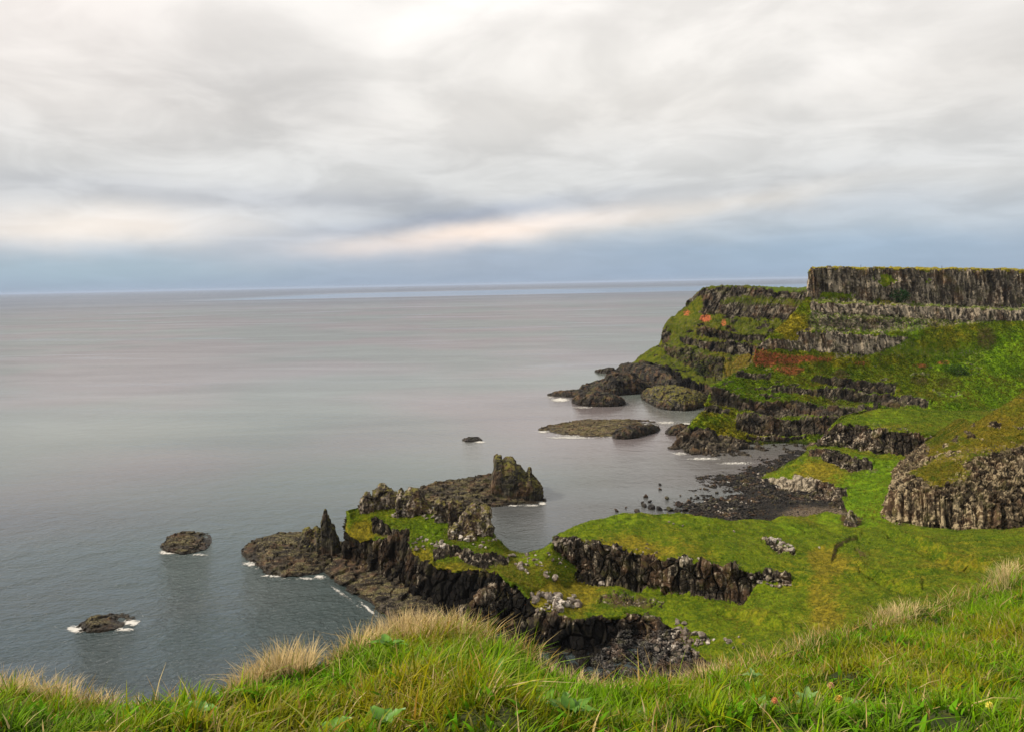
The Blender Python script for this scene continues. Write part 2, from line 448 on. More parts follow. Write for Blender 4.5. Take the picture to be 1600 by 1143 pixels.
    g1, g2, c3 = voronoi(Z + .5)
    seg = _rnd[((c3 * 4000).astype(np.int64) + np.floor(P[..., 2] / 3.5 + c3 * 9).astype(np.int64) * 7) & 4095, 0]
    crag = rock_amp * (1.9 * (c1 - .5) + .55 * small * (c2 - .5) + 1.0 * nz1 - 1.0 * small * sstep(.13, 0, b2 - b1) - .25 * sstep(.12, 0, f2 - f1))
    cols = col_amp * np.clip(.75 + 1.3 * fbm(P / 11 + so, 2), .15, 1.5) * (1.6 * (c3 - .5) + .7 * segamp * (seg - .5) * (seg > .5) - crack * sstep(.2, 0, g2 - g1)) + rock_amp * .8 * nz1 + rock_amp * .5 * (c2 - .5)
    turf = grass_amp * (.55 * fbm(P / 5.0 + so, 3) + .35 * fbm(P / 1.3, 3)) + fold * (fbm(P * np.array([1, .7, .5]) / 13 + so, 3) - .35 * np.abs(fbm(P / 9 - so, 2)))
    rs = rock.copy()
    for _ in range(2):
        rs[1:-1] = (rs[:-2] + 2 * rs[1:-1] + rs[2:]) / 4; rs[:, 1:-1] = (rs[:, :-2] + 2 * rs[:, 1:-1] + rs[:, 2:]) / 4
    cs = columnar * rs
    D = turf * (1 - rs) + crag * (rs - cs) + cols * cs + lip
    edge = np.ones((m, n)); 
    X = P + N * (D * edge)[..., None]
    V = X.reshape(-1, 3)
    du_, dv_ = np.gradient(X, axis=1), np.gradient(X, axis=0)
    nn_ = np.cross(du_, dv_); ar = np.linalg.norm(nn_, axis=2)
    if flip: nn_ = -nn_
    upz = nn_[..., 2] / np.maximum(ar, 1e-9)
    okk = (v > 424) & (u > -20) & (u < 1620) & (v < 1130) & (rs < .3) & (upz > .25) & (np.sum(nn_ * (CAM - X), 2) > 0)
    idx = np.flatnonzero(okk.ravel())
    if len(idx) and tufts:
        pr = ar.ravel()[idx] / (np.maximum(X[..., 1].ravel()[idx], 60) ** 1.5); pr /= pr.sum()
        pick = rng.choice(idx, tufts, p=pr)
        jit = rng.normal(0, .25, (tufts, 1)) * du_.reshape(-1, 3)[pick] * 2 + rng.normal(0, .25, (tufts, 1)) * dv_.reshape(-1, 3)[pick] * 2
        TUFTS.append((X.reshape(-1, 3)[pick] + jit, dry.ravel()[pick], lush.ravel()[pick], tuft_h))
    q = grid_quads(m, n)
    if flip: q = q[:, ::-1]
    rq = rs.ravel()[q].mean(1)
    me = np_mesh(name, V, q, smooth=rq < .5, colors={
        'mask_a': np.stack([rock.ravel(), red.ravel(), np.clip(dry, -1, 2).ravel()], 1),
        'mask_b': np.stack([bare.ravel(), np.clip(pale, 0, 2).ravel(), lush.ravel()], 1)})
    o = link(name, me, mat)
    o['kind'] = 'structure'
    BVH[name] = BVHTree.FromPolygons(V.tolist(), q.tolist())
    return o

def hit(u, v, only=None):
    r = ray(u, v); r = Vector(r / np.linalg.norm(r)); best = None
    for k, b in BVH.items():
        if only and k not in only: continue
        loc, nor, i, dd = b.ray_cast(Vector(CAM), r)
        if loc is not None and (best is None or dd < best[1]): best = (loc, dd, nor)
    return best

# ------------------------------------------------------------------ an island / stack / crag as a closed arch loft
def island(name, cols, mat, zb=-1.0, p=2.4, crest=.5, nu=90, na=60, amp=.8, block=1.8, zsq=.6, parent=None, seed=0, dd=None, strata=0.0, layer=.9, smoothk=0):
    """cols: (u, v at front foot, depth in metres, v of the top silhouette)"""
    cols = sorted(cols); a = np.array(cols, float)
    q = np.linspace(a[0, 0], a[-1, 0], nu)
    vf = np.interp(q, a[:, 0], a[:, 1]); w = np.interp(q, a[:, 0], a[:, 2]); vt = np.interp(q, a[:, 0], a[:, 3])
    rowsP = []
    th = np.linspace(0, math.pi, na)
    for k in range(nu):
        if dd is None: F0 = PZ(q[k], vf[k], max(zb, -1) if zb > 0 else 0.0)
        else: F0 = PD(q[k], vf[k], dd)
        r = ray(q[k], vf[k]); dirh = np.array([r[0], r[1], 0]); dirh /= np.linalg.norm(dirh)
        base = F0[2] if zb > 0 else 0.0
        cpt = F0 + dirh * (w[k] * crest)
        rt = ray(q[k], vt[k]); tpt = CAM + rt * (cpt[1] / rt[1])
        hh = max(tpt[2] - base, .05)
        t = -np.cos(th); e = 2.0 / p
        yy = np.sign(t) * np.abs(t) ** e; zz = np.sin(th) ** e
        pos = np.where(yy < 0, crest * (1 + yy), crest + (1 - crest) * yy)
        low = -1.6 if zb <= 0 else -.8
        rowsP.append(F0[None, :2].repeat(na, 0) + dirh[None, :2] * (pos * w[k])[:, None])
        rowsP[-1] = np.concatenate([rowsP[-1], (base + np.where(zz > .03, zz * hh, low))[:, None]], 1)
    P = np.array(rowsP)
    so = seed * 13.1 + 3
    N = np.cross(np.gradient(P, axis=0), np.gradient(P, axis=1))
    N /= np.maximum(np.linalg.norm(N, axis=2), 1e-9)[..., None]
    ctr = P.mean((0, 1)) - np.array([0, 0, 2]);
    if np.mean(np.sum(N * (P - ctr), 2)) < 0: N = -N; fl = True
    else: fl = False
    Q = P + .5 * np.stack([perlin(P / 2.3 + 5), perlin(P / 2.3 + 50), perlin(P / 2.3 + 90)], -1)
    _, _, c1 = voronoi(Q * np.array([1, 1, zsq]) / block + so)
    f1, f2, c2 = voronoi(Q / (block * .4) + so)
    D = amp * (1.0 * (c1 - .5) + (.12 if strata else .3) * (c2 - .5) + .9 * fbm(P / (block * 2.2) + so, 3) + .25 * fbm(P * np.array([1, 1, 2]) / (block * .7) + so, 3) + (.7 * fbm(P * np.array([.22, .95, 1.4]) / 1.3 + so, 3) if strata else 0))
    ez = np.ones(nu); ez[:3] = [0, .3, .7]; ez[-3:] = [.7, .3, 0]
    X = P + N * (D * ez[:, None])[..., None]
    if strata:       # tilted flow layers give stepped ledges
        zz = X[..., 2] + .12 * X[..., 0] + .5 * fbm(P / 7 + so, 2)
        st = np.floor(zz / layer) * layer + layer * sstep(.55, 1, (zz / layer) % 1)
        X[..., 2] += strata * (st - zz) * (X[..., 2] > .2)
    V = X.reshape(-1, 3); qd = grid_quads(nu, na)
    if fl: qd = qd[:, ::-1]
    cen = V.mean(0); cen[2] = max(V[:, 2].min(), 0)
    if parent is not None:
        me = np_mesh(name, V - np.array(parent.location), qd, smooth=False)
        o = link(name, me, mat, parent)
    else:
        me = np_mesh(name, V - cen, qd, smooth=False)
        o = link(name, me, mat); o.location = cen
    BVH[name + str(len(BVH))] = BVHTree.FromPolygons(V.tolist(), qd.tolist())
    return o

exec_parts = []
# ================================================================== SETTING
# ---- sea
R = 212000.0
me = bpy.data.meshes.new('water')
me.from_pydata([(-R, -R, 0), (R, -R, 0), (R, R, 0), (-R, R, 0)], [], [(0, 1, 2, 3)])
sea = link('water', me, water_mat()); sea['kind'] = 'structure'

# ---- far headland
def dA(u): return float(np.interp(u, [960, 1060, 1100, 1270], [665, 585, 560, 520]))
def railA(pts, off): return ('d', [(u, v, dA(u) + off) for u, v in pts])
loft('far_headland', [
    ('z', [(960, 590, -1.5), (1010, 598, -1.5), (1040, 610, -1.5), (1070, 632, -1.5), (1100, 642, -1.5), (1150, 652, -1.5), (1275, 662, -1.5)]),
    ('z', [(984, 568, 9), (1010, 570, 11), (1040, 575, 11), (1065, 592, 7), (1100, 603, 5), (1150, 611, 5), (1275, 621, 5)]),
    railA([(1004, 553), (1030, 556), (1060, 566), (1100, 578), (1150, 585), (1275, 600)], 26),
    railA([(1028, 537), (1050, 538), (1080, 545), (1110, 550), (1150, 554), (1275, 566)], 44),
    railA([(1036, 520), (1060, 520), (1090, 524), (1140, 530), (1190, 533), (1275, 538)], 58),
    railA([(1041, 508), (1060, 508), (1090, 511), (1140, 519), (1190, 523), (1275, 526)], 61),
    railA([(1057, 490), (1075, 487), (1100, 489), (1130, 493), (1180, 497), (1275, 500)], 82),
    railA([(1087, 459), (1100, 450.5), (1125, 448), (1150, 447.5), (1180, 449), (1200, 451), (1240, 455.5), (1275, 457)], 96),
    railA([(1098, 450), (1112, 447), (1130, 446.5), (1160, 446.5), (1190, 448), (1220, 449), (1250, 450), (1275, 450.5)], 330)],
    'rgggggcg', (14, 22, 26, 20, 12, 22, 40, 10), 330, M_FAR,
    wrapL=((25, 45, 0), (90, 120, 0)), wrapR=((60, 0, 0),), rock_amp=2.6, grass_amp=2.0, block=7, colsz=3.0, col_amp=1.8, seed=1, fold=3.0, crack=.4, outcrop=.95,
    feats=[
        ('rib', 'rock', [(1028, 533), (1036, 520), (1044, 505), (1052, 500)], [(1034, 545), (1040, 540), (1048, 515), (1054, 505)], 2),
        ('rib', 'rock', [(1085, 512), (1110, 514), (1150, 521), (1200, 524)], [(1088, 522), (1110, 526), (1150, 531), (1200, 532)], 3, .75),
        ('rib', 'rock', [(1034, 540), (1060, 545), (1075, 542), (1090, 550), (1130, 560)], [(1038, 548), (1060, 562), (1075, 572), (1100, 582), (1130, 592)], 4, .6),
        ('rib', 'rock', [(1060, 526), (1085, 528), (1120, 540), (1180, 545)], [(1062, 532), (1085, 540), (1120, 549), (1180, 553)], 2),
        ('rib', 'rock', [(1100, 535), (1130, 533), (1180, 538), (1210, 540)], [(1100, 541), (1130, 543), (1180, 547), (1210, 548)], 2),
        ('rib', 'rock', [(1000, 565), (1030, 570), (1060, 585), (1085, 596), (1110, 608), (1160, 615)], [(1000, 600), (1030, 606), (1060, 630), (1085, 645), (1110, 655), (1160, 660)], 3),
        ('rib', 'talus', [(1085, 470), (1120, 474), (1200, 476), (1270, 480)], [(1085, 490), (1120, 492), (1200, 496), (1270, 500)], 0), ('ell', 'pale', 1060, 590, 60, 30, -.5), ('ell', 'pale', 1120, 530, 120, 34, -.22),
        ('rib', 'grass', [(1125, 468), (1160, 460), (1200, 462), (1270, 468)], [(1125, 478), (1160, 476), (1200, 478), (1270, 480)], 0, .6),
        ('rib', 'grass', [(1040, 505), (1070, 478), (1090, 462), (1100, 462)], [(1040, 520), (1070, 500), (1090, 490), (1100, 480)], 0),
        ('ell', 'red', 1102, 496, 10, 5, .8), ('ell', 'red', 1073, 488, 7, 5, .6), ('ell', 'red', 1131, 506, 4, 6, .6),
        ('ell', 'lush', 1225, 452, 60, 4, 1.0), ('rib', 'talus', [(1035, 500), (1100, 492), (1270, 498)], [(1020, 560), (1100, 600), (1270, 610)], 0, .62), ('ell', 'dry', 1150, 560, 90, 50, .35),
    ])

# ---- main headland
def railB(pts, d0, d1, d2):
    return ('d', [(u, v, float(np.interp(u, [1050, 1300, 1640], [d0, d1, d2]))) for u, v in pts])
loft('headland', [
    ('z', [(1044, 703, -1.5), (1070, 714, -1.5), (1100, 720, -1.5), (1180, 726, -1.5), (1250, 718, -1.5), (1300, 704, -1.5), (1400, 694, -1.5), (1640, 690, -1.5)]),
    railB([(1074, 668), (1100, 662), (1125, 679), (1160, 687), (1200, 694), (1250, 694), (1300, 682), (1400, 670), (1640, 656)], 369, 365, 405),
    railB([(1099, 641), (1150, 651), (1200, 655), (1300, 652), (1400, 641), (1640, 620)], 378, 376, 428),
    railB([(1110, 605), (1150, 621), (1200, 630), (1280, 637), (1350, 630), (1450, 612), (1640, 578)], 386, 396, 450),
    railB([(1176, 567), (1200, 570), (1300, 573), (1400, 576), (1500, 573), (1640, 535)], 405, 424, 462),
    railB([(1180, 545), (1230, 547), (1300, 550), (1400, 556), (1500, 561), (1640, 512)], 408, 429, 470),
    railB([(1197, 528), (1240, 516), (1300, 519), (1400, 525), (1500, 532), (1640, 507)], 411, 434, 474),
    railB([(1238, 491), (1262, 485), (1300, 489), (1400, 493), (1500, 501), (1640, 503)], 432, 452, 480),
    railB([(1250, 475), (1268, 471), (1300, 474), (1400, 477), (1500, 481), (1640, 487)], 436, 455, 484),
    railB([(1259, 465), (1275, 466), (1300, 467), (1400, 472), (1500, 477), (1640, 482)], 442, 461, 491),
    railB([(1263, 425), (1268, 419.5), (1278, 418.6), (1292, 417.2), (1312, 418.2), (1326, 417.6), (1352, 419.6), (1368, 418.4), (1400, 419.6), (1424, 418.8), (1452, 421), (1478, 420), (1500, 421.4), (1530, 420.6), (1560, 422.4), (1590, 421.4), (1640, 422.8)], 446, 465, 496),
    railB([(1268, 418), (1276, 417.5), (1296, 417), (1400, 418), (1500, 419), (1640, 420.5)], 640, 660, 700)],
    'rgggggcggcg'.replace('ggc', 'gcg', 1) if False else 'rggggcgcgcg', (46, 28, 34, 44, 22, 26, 30, 18, 8, 52, 8), 560, M_HEAD,
    wrapL=((28, 40, 0), (110, 130, 0)), wrapR=((120, 10, 0),), rock_amp=1.7, grass_amp=1.3, block=4.2, colsz=1.9, col_amp=1.5, seed=2, fold=2.3, crack=.25, tufts=50000, tuft_h=.8, pale0=.56, outcrop=.6,
    feats=[
        # dark flow ledges
        ('rib', 'rock', [(1140, 648), (1165, 648), (1200, 653), (1250, 655), (1310, 653)], [(1150, 666), (1165, 672), (1200, 678), (1250, 677), (1310, 674)], 4),
        ('rib', 'rock', [(1098, 634), (1115, 632), (1140, 641)], [(1098, 640), (1115, 642), (1140, 646)], 1.5),
        ('rib', 'rock', [(1108, 606), (1120, 607), (1136, 611), (1152, 622)], [(1102, 626), (1120, 629), (1136, 630), (1152, 632)], 4),
        ('rib', 'rock', [(1150, 622), (1165, 626), (1180, 627), (1200, 630), (1245, 629), (1280, 637), (1320, 641), (1372, 637)], [(1150, 632), (1165, 640), (1180, 644), (1200, 646), (1245, 647), (1280, 650), (1320, 650), (1372, 640)], 4),
        ('rib', 'rock', [(1205, 609), (1235, 605), (1260, 607), (1292, 606)], [(1205, 612), (1235, 612), (1260, 614), (1292, 615)], 2),
        ('rib', 'rock', [(1288, 606), (1330, 609), (1390, 619), (1455, 626)], [(1288, 616), (1340, 624), (1400, 631), (1455, 629)], 4),
        ('rib', 'rock', [(1268, 591), (1300, 594), (1350, 598), (1400, 602)], [(1268, 594), (1310, 604), (1360, 612), (1400, 613)], 4),
        ('rib', 'rock', [(1180, 605), (1225, 603)], [(1180, 607), (1225, 607)], 1),
        ('rib', 'rock', [(1185, 615), (1220, 619)], [(1185, 618), (1220, 623)], 1),
        ('rib', 'rock', [(1148, 578), (1175, 580), (1205, 585)], [(1150, 586), (1175, 589), (1205, 592)], 1.5),
        ('rib', 'rock', [(1165, 678), (1200, 681), (1260, 680)], [(1165, 682), (1200, 688), (1260, 684)], 2),
        ('rib', 'rock', [(1425, 652), (1445, 651), (1465, 652)], [(1425, 654), (1445, 660), (1465, 656)], 1.5),
        # grass on the upper cliff
        ('rib', 'grass', [(1440, 525), (1470, 500), (1500, 505), (1640, 500)], [(1440, 530), (1470, 545), (1545, 540), (1640, 560)], 0),
        ('rib', 'talus', [(1442, 531), (1490, 536), (1545, 546)], [(1442, 545), (1490, 557), (1545, 564)], 1),
        ('ell', 'grass', 1385, 436, 16, 8, .7), ('rib', 'dry', [(1262, 412), (1640, 414)], [(1262, 424), (1640, 428)], 0, 1.3), ('ell', 'grass', 1452, 438, 14, 6, .9), ('ell', 'grass', 1310, 462, 26, 5, .8),
        ('ell', 'grass', 1432, 512, 16, 16, 1), ('ell', 'lush', 1432, 512, 14, 14, .7),
        ('rib', 'talus', [(1250, 474), (1300, 472), (1420, 476), (1640, 484)], [(1262, 520), (1310, 520), (1420, 520), (1640, 498)], 0),
        ('rib', 'rock', [(1280, 494), (1310, 496), (1400, 499)], [(1280, 508), (1310, 513), (1400, 510)], 1, .7), ('ell', 'pale', 1320, 504, 60, 9, -.25),
        ('rib', 'talus', [(1300, 520), (1400, 524), (1470, 530), (1550, 545)], [(1300, 560), (1400, 562), (1470, 562), (1550, 566)], 0),
        ('rib', 'talus', [(1262, 462), (1400, 466), (1640, 474)], [(1262, 474), (1400, 478), (1640, 490)], 0),
        ('ell', 'grass', 1215, 522, 30, 8, 1),
        # laterite and soil
        ('rib', 'red', [(1176, 543), (1200, 548), (1240, 553), (1300, 556), (1305, 558)], [(1176, 570), (1200, 573), (1240, 568), (1300, 563), (1305, 560)], 0, .82),
        ('ell', 'red', 1232, 578, 26, 7, .75), ('ell', 'red', 1342, 567, 12, 5, .7), ('ell', 'red', 1437, 570, 12, 4, .7), ('ell', 'red', 1475, 566, 10, 3, .6),
        ('ell', 'bare', 1312, 588, 16, 10, 1), ('ell', 'bare', 1303, 630, 14, 12, .9), ('ell', 'bare', 1480, 598, 26, 9, .6), ('ell', 'bare', 1440, 593, 14, 8, .7), ('ell', 'bare', 1540, 525, 14, 26, .7), ('ell', 'bare', 1522, 560, 20, 14, .45),
        ('ell', 'dry', 1240, 508, 30, 25, .7), ('ell', 'dry', 1480, 520, 60, 24, .5), ('ell', 'dry', 1170, 672, 60, 18, .7), ('ell', 'dry', 1330, 560, 100, 14, .35),
        ('ell', 'dry', 1120, 640, 30, 10, .5), ('ell', 'dry', 1400, 470, 200, 8, .5),
        ('ell', 'lush', 1130, 600, 30, 12, .8), ('ell', 'lush', 1165, 605, 30, 12, .6), ('ell', 'lush', 1210, 617, 45, 9, .7), ('ell', 'lush', 1560, 600, 90, 75, .9), ('ell', 'lush', 1480, 645, 80, 22, .9),
        ('ell', 'pale', 1260, 545, 80, 14, .08), ('ell', 'pale', 1420, 484, 200, 9, .14), ('ell', 'pale', 1330, 540, 60, 8, .1), ('rib', 'pale', [(1040, 584), (1180, 584), (1470, 584)], [(1040, 700), (1180, 700), (1470, 700)], 0, -.26), ('rib', 'pale', [(1260, 418), (1640, 420)], [(1260, 434), (1640, 440)], 0, -.12),
        ('rib', 'grass', [(1193, 531), (1225, 503), (1250, 470), (1266, 464)], [(1193, 533), (1225, 517), (1250, 514), (1266, 490)], 0), ('rib', 'grass', [(1350, 556), (1400, 538), (1445, 514), (1640, 500)], [(1350, 560), (1400, 562), (1445, 566), (1640, 570)], 0, .7), ('ell', 'dry', 1235, 500, 26, 26, .6), ('ell', 'pale', 1420, 450, 220, 22, .14),
    ])

# ---- stony beach at the head of the bay
wl = [(700, 1262), (716, 1222), (735, 1162), (748, 1108), (760, 1126), (772, 1140), (784, 1096), (798, 1064), (815, 1056), (835, 1050)]
rowsv = np.concatenate([np.linspace(700, 835, 150)])
us = np.linspace(1030, 1350, 330)
Vb = np.zeros((150, 330, 3))
for i, vv in enumerate(rowsv):
    w0 = np.interp(vv, [p[0] for p in wl], [p[1] for p in wl])
    for j, uu in enumerate(us):
        z = np.clip((uu - w0) * .016, -1.6, 1.1) + max(0, (vv - 775) / 40) * max(0, (uu - 1180) / 110) * 1.8
        Vb[i, j] = PZ(uu, vv, z)
f1, f2, c1 = voronoi(Vb / 3.2); g1, g2, c2 = voronoi(Vb / 1.3 + 9)
br = np.clip((us[None, :] - 1190) / 60, 0, 1) * np.clip((rowsv[:, None] - 782) / 20, 0, 1)
am = 1 - .75 * br
Vb[..., 2] += am * (1.2 * fbm(Vb / 11, 3) + 1.0 * (c1 - .45) * sstep(.75, .3, f1) * 1.1 + .45 * (c2 - .4) * sstep(.8, .2, g1)) + .05 * perlin(Vb / .5)
mb, tb, ob = new_mat('beach_stones')
Pg = tb.new('ShaderNodeNewGeometry').outputs['Position']
at = tb.new('ShaderNodeAttribute'); at.attribute_name = 'mask_a'
ss = tb.new('ShaderNodeSeparateColor'); tb.l.new(at.outputs['Color'], ss.inputs[0])
nn = tb.noise(Pg, 1.6, 5, .65); nb2 = tb.noise(Pg, .3, 4, .6)
cc = tb.mix(tb.rng(nn, .38, .66), (.008, .008, .008), (.042, .036, .030))
cc = tb.mix(tb.rng(nn, .66, .76), cc, (.16, .14, .12))
cb = tb.mix(tb.rng(nn, .35, .62), (.075, .055, .036), (.19, .145, .10))
cc = tb.mix(tb.rng(tb.m('ADD', ss.outputs[0], tb.m('MULTIPLY', tb.m('SUBTRACT', nb2, .5), .8)), .3, .8), cc, cb)
principled(tb, ob, cc, .8, tb.bump(tb.m('ADD', nn, tb.noise(Pg, 5, 3, .6)), 1.0, .5), .12)
q = grid_quads(150, 330)[:, ::-1]
me = np_mesh('beach', Vb.reshape(-1, 3), q, smooth=False, colors={'mask_a': np.repeat(br.reshape(-1, 1), 3, 1)})
if me.polygons[100].normal.z < 0: me.flip_normals()
link('beach', me, mb)['kind'] = 'structure'
BVH['beach'] = BVHTree.FromPolygons(Vb.reshape(-1, 3).tolist(), q.tolist())

# ---- low spur behind the valley
D4 = [(1278, 699, 11), (1292, 697, 11), (1345, 702, 11), (1380, 709, 10), (1410, 712, 10), (1445, 711, 10), (1560, 700, 11)]
loft('spur', [
    ('z', [(1184, 756, -.6), (1215, 768, -.4), (1250, 778, .2), (1290, 786, 1.2), (1320, 804, 3), (1350, 818, 4.5), (1430, 826, 7)]),
    ('z', [(1190, 745, 2), (1225, 745, 4), (1250, 750, 4.2), (1290, 762, 4.2), (1335, 776, 5), (1370, 782, 6.6), (1450, 795, 8)]),
    ('z', [(1232, 731, 5), (1245, 718, 8.6), (1270, 722, 9), (1310, 736, 7.4), (1350, 746, 6.8), (1380, 751, 7.2), (1480, 758, 8.4)]),
    ('z', [(1254, 709, 9), (1270, 702, 10.8), (1300, 711, 10.4), (1340, 722, 9), (1380, 726, 8.8), (1420, 722, 9.2), (1520, 712, 10)]),
    ('z', D4),
    ('d', [(1294, 670, 318), (1306, 659, 316), (1345, 664, 312), (1380, 670, 301), (1410, 674, 297), (1445, 677, 297), (1580, 686, 305)]),
    ('z', [(1308, 657, 20), (1330, 650, 19.5), (1370, 640, 19.5), (1410, 638, 20), (1450, 642, 19), (1600, 655, 18)]),
    ('d', [(1310, 660, 372), (1330, 653, 376), (1370, 645, 400), (1410, 640, 410), (1450, 640, 410), (1600, 640, 410)])],
    'rgggrgg', (22, 32, 26, 22, 44, 34, 24), 360, M_TERR, wrapL=((12, 22, -2), (40, 60, -6)), wrapR=((30, 0, 0),),
    rock_amp=1.1, grass_amp=.8, block=2.6, seed=3, fold=1.5, tufts=32000, tuft_h=.5, outcrop=.45,
    feats=[
        ('rib', 'rock', [(1262, 703), (1290, 702), (1330, 712), (1365, 722)], [(1262, 708), (1290, 716), (1330, 734), (1365, 728)], 2),
        ('rib', 'grass', [(1300, 745), (1340, 748), (1380, 748), (1460, 740)], [(1300, 745), (1325, 800), (1360, 815), (1460, 830)], 0),
        ('rib', 'rock', [(1240, 742), (1260, 748), (1300, 758), (1325, 762)], [(1240, 765), (1260, 775), (1300, 782), (1325, 772)], 1.5),
        ('ell', 'dry', 1290, 735, 44, 22, 1.0), ('ell', 'dry', 1430, 668, 90, 7, .4), ('ell', 'pale', 1225, 757, 50, 18, .8),
        ('ell', 'lush', 1370, 770, 60, 50, 1.1), ('ell', 'lush', 1390, 652, 40, 10, .5), ('ell', 'lush', 1430, 725, 60, 10, .5)])

# ---- columnar buttress on the right
loft('buttress', [
    ('d', [(1371, 822, 231), (1400, 826, 223), (1440, 832, 216), (1480, 838, 212), (1530, 840, 211), (1650, 836, 213)]),
    ('d', [(1376, 805, 232), (1400, 812, 224), (1440, 818, 217), (1480, 822, 213), (1530, 822, 212), (1650, 818, 214)]),
    ('d', [(1389, 769, 234), (1410, 762, 228), (1445, 768, 221), (1490, 780, 217), (1530, 792, 216), (1650, 790, 217)]),
    ('d', [(1414, 741, 240), (1440, 738, 235), (1480, 738, 229), (1530, 738, 226), (1650, 735, 226)]),
    ('d', [(1448, 715, 248), (1480, 706, 244), (1530, 696, 240), (1580, 692, 238), (1650, 685, 237)]),
    ('d', [(1488, 685, 256), (1510, 672, 255), (1550, 660, 254), (1600, 650, 252), (1650, 638, 252)]),
    ('d', [(1510, 668, 262), (1530, 655, 264), (1560, 637, 266), (1600, 609, 268), (1650, 574, 270)])],
    'ccrrgg', (8, 56, 34, 34, 30, 26), 300, M_KNOLL, wrapL=((9, 14, 0), (26, 50, -6), (60, 90, -25)), wrapR=((60, 10, 0),),
    rock_amp=1.0, grass_amp=1.0, block=1.8, colsz=1.55, gridarc=True, col_amp=1.2, zsq=.13, segamp=0.0, slant=.22, crack=.55, fold=.9, seed=4, tufts=14000, tuft_h=.42, pale0=.60, dry0=.55, outcrop=.8,
    feats=[
        ('rib', 'grass', [(1425, 735), (1470, 708), (1500, 690), (1560, 688), (1620, 690)], [(1425, 742), (1470, 750), (1500, 725), (1560, 708), (1620, 700)], 0, .6),
        ('ell', 'grass', 1468, 738, 36, 14, .6), ('ell', 'pale', 1560, 735, 70, 28, .22), ('ell', 'pale', 1420, 760, 40, 20, .12),
        ('ell', 'rock', 1490, 705, 20, 8, .9), ('ell', 'rock', 1555, 664, 10, 5, .8), ('ell', 'bare', 1480, 738, 34, 10, .35), ('ell', 'dry', 1540, 665, 60, 30, .3),
        ('rib', 'pale', [(1372, 806), (1440, 808), (1500, 815), (1540, 815)], [(1372, 825), (1440, 826), (1500, 832), (1540, 832)], 0, .25)])

# ---- grassy spur, the cove below it and the slope up to the right
F1 = [(790, 858, 9), (820, 862, 9.6), (850, 856, 11), (872, 838, 12.5), (890, 826, 13.5), (910, 815, 14.4), (940, 806, 15), (990, 800.5, 15.4), (1040, 798, 15.4), (1060, 799, 15.2), (1100, 807, 14), (1150, 813, 12.8), (1200, 811, 12), (1240, 806, 11), (1290, 803, 9.4), (1340, 812, 9), (1400, 816, 9.6), (1500, 824, 11), (1660, 822, 14)]
F2 = [(790, 872, 10), (820, 874, 10), (850, 866, 11), (866, 848, 12.5), (885, 846, 13), (910, 850, 13.6), (950, 855, 14), (1000, 862, 14), (1050, 872, 14), (1100, 881, 13.6), (1150, 888, 13.2), (1200, 895, 12.8), (1240, 900, 12.8), (1300, 900, 13.6), (1400, 890, 15.5), (1500, 880, 18), (1660, 866, 24)]
F3 = [(790, 880), (820, 884), (850, 876), (868, 868), (885, 888), (910, 906), (950, 910), (1000, 917), (1050, 920), (1085, 926), (1120, 931), (1150, 934), (1200, 920), (1240, 914), (1300, 912), (1400, 902), (1500, 892), (1660, 880)]
f2d = np.array([(p[0], PZ(*p)[1]) for p in F2])
F3r = ('d', [(u, v, float(np.interp(u, f2d[:, 0], f2d[:, 1])) - 2.5) for u, v in F3])
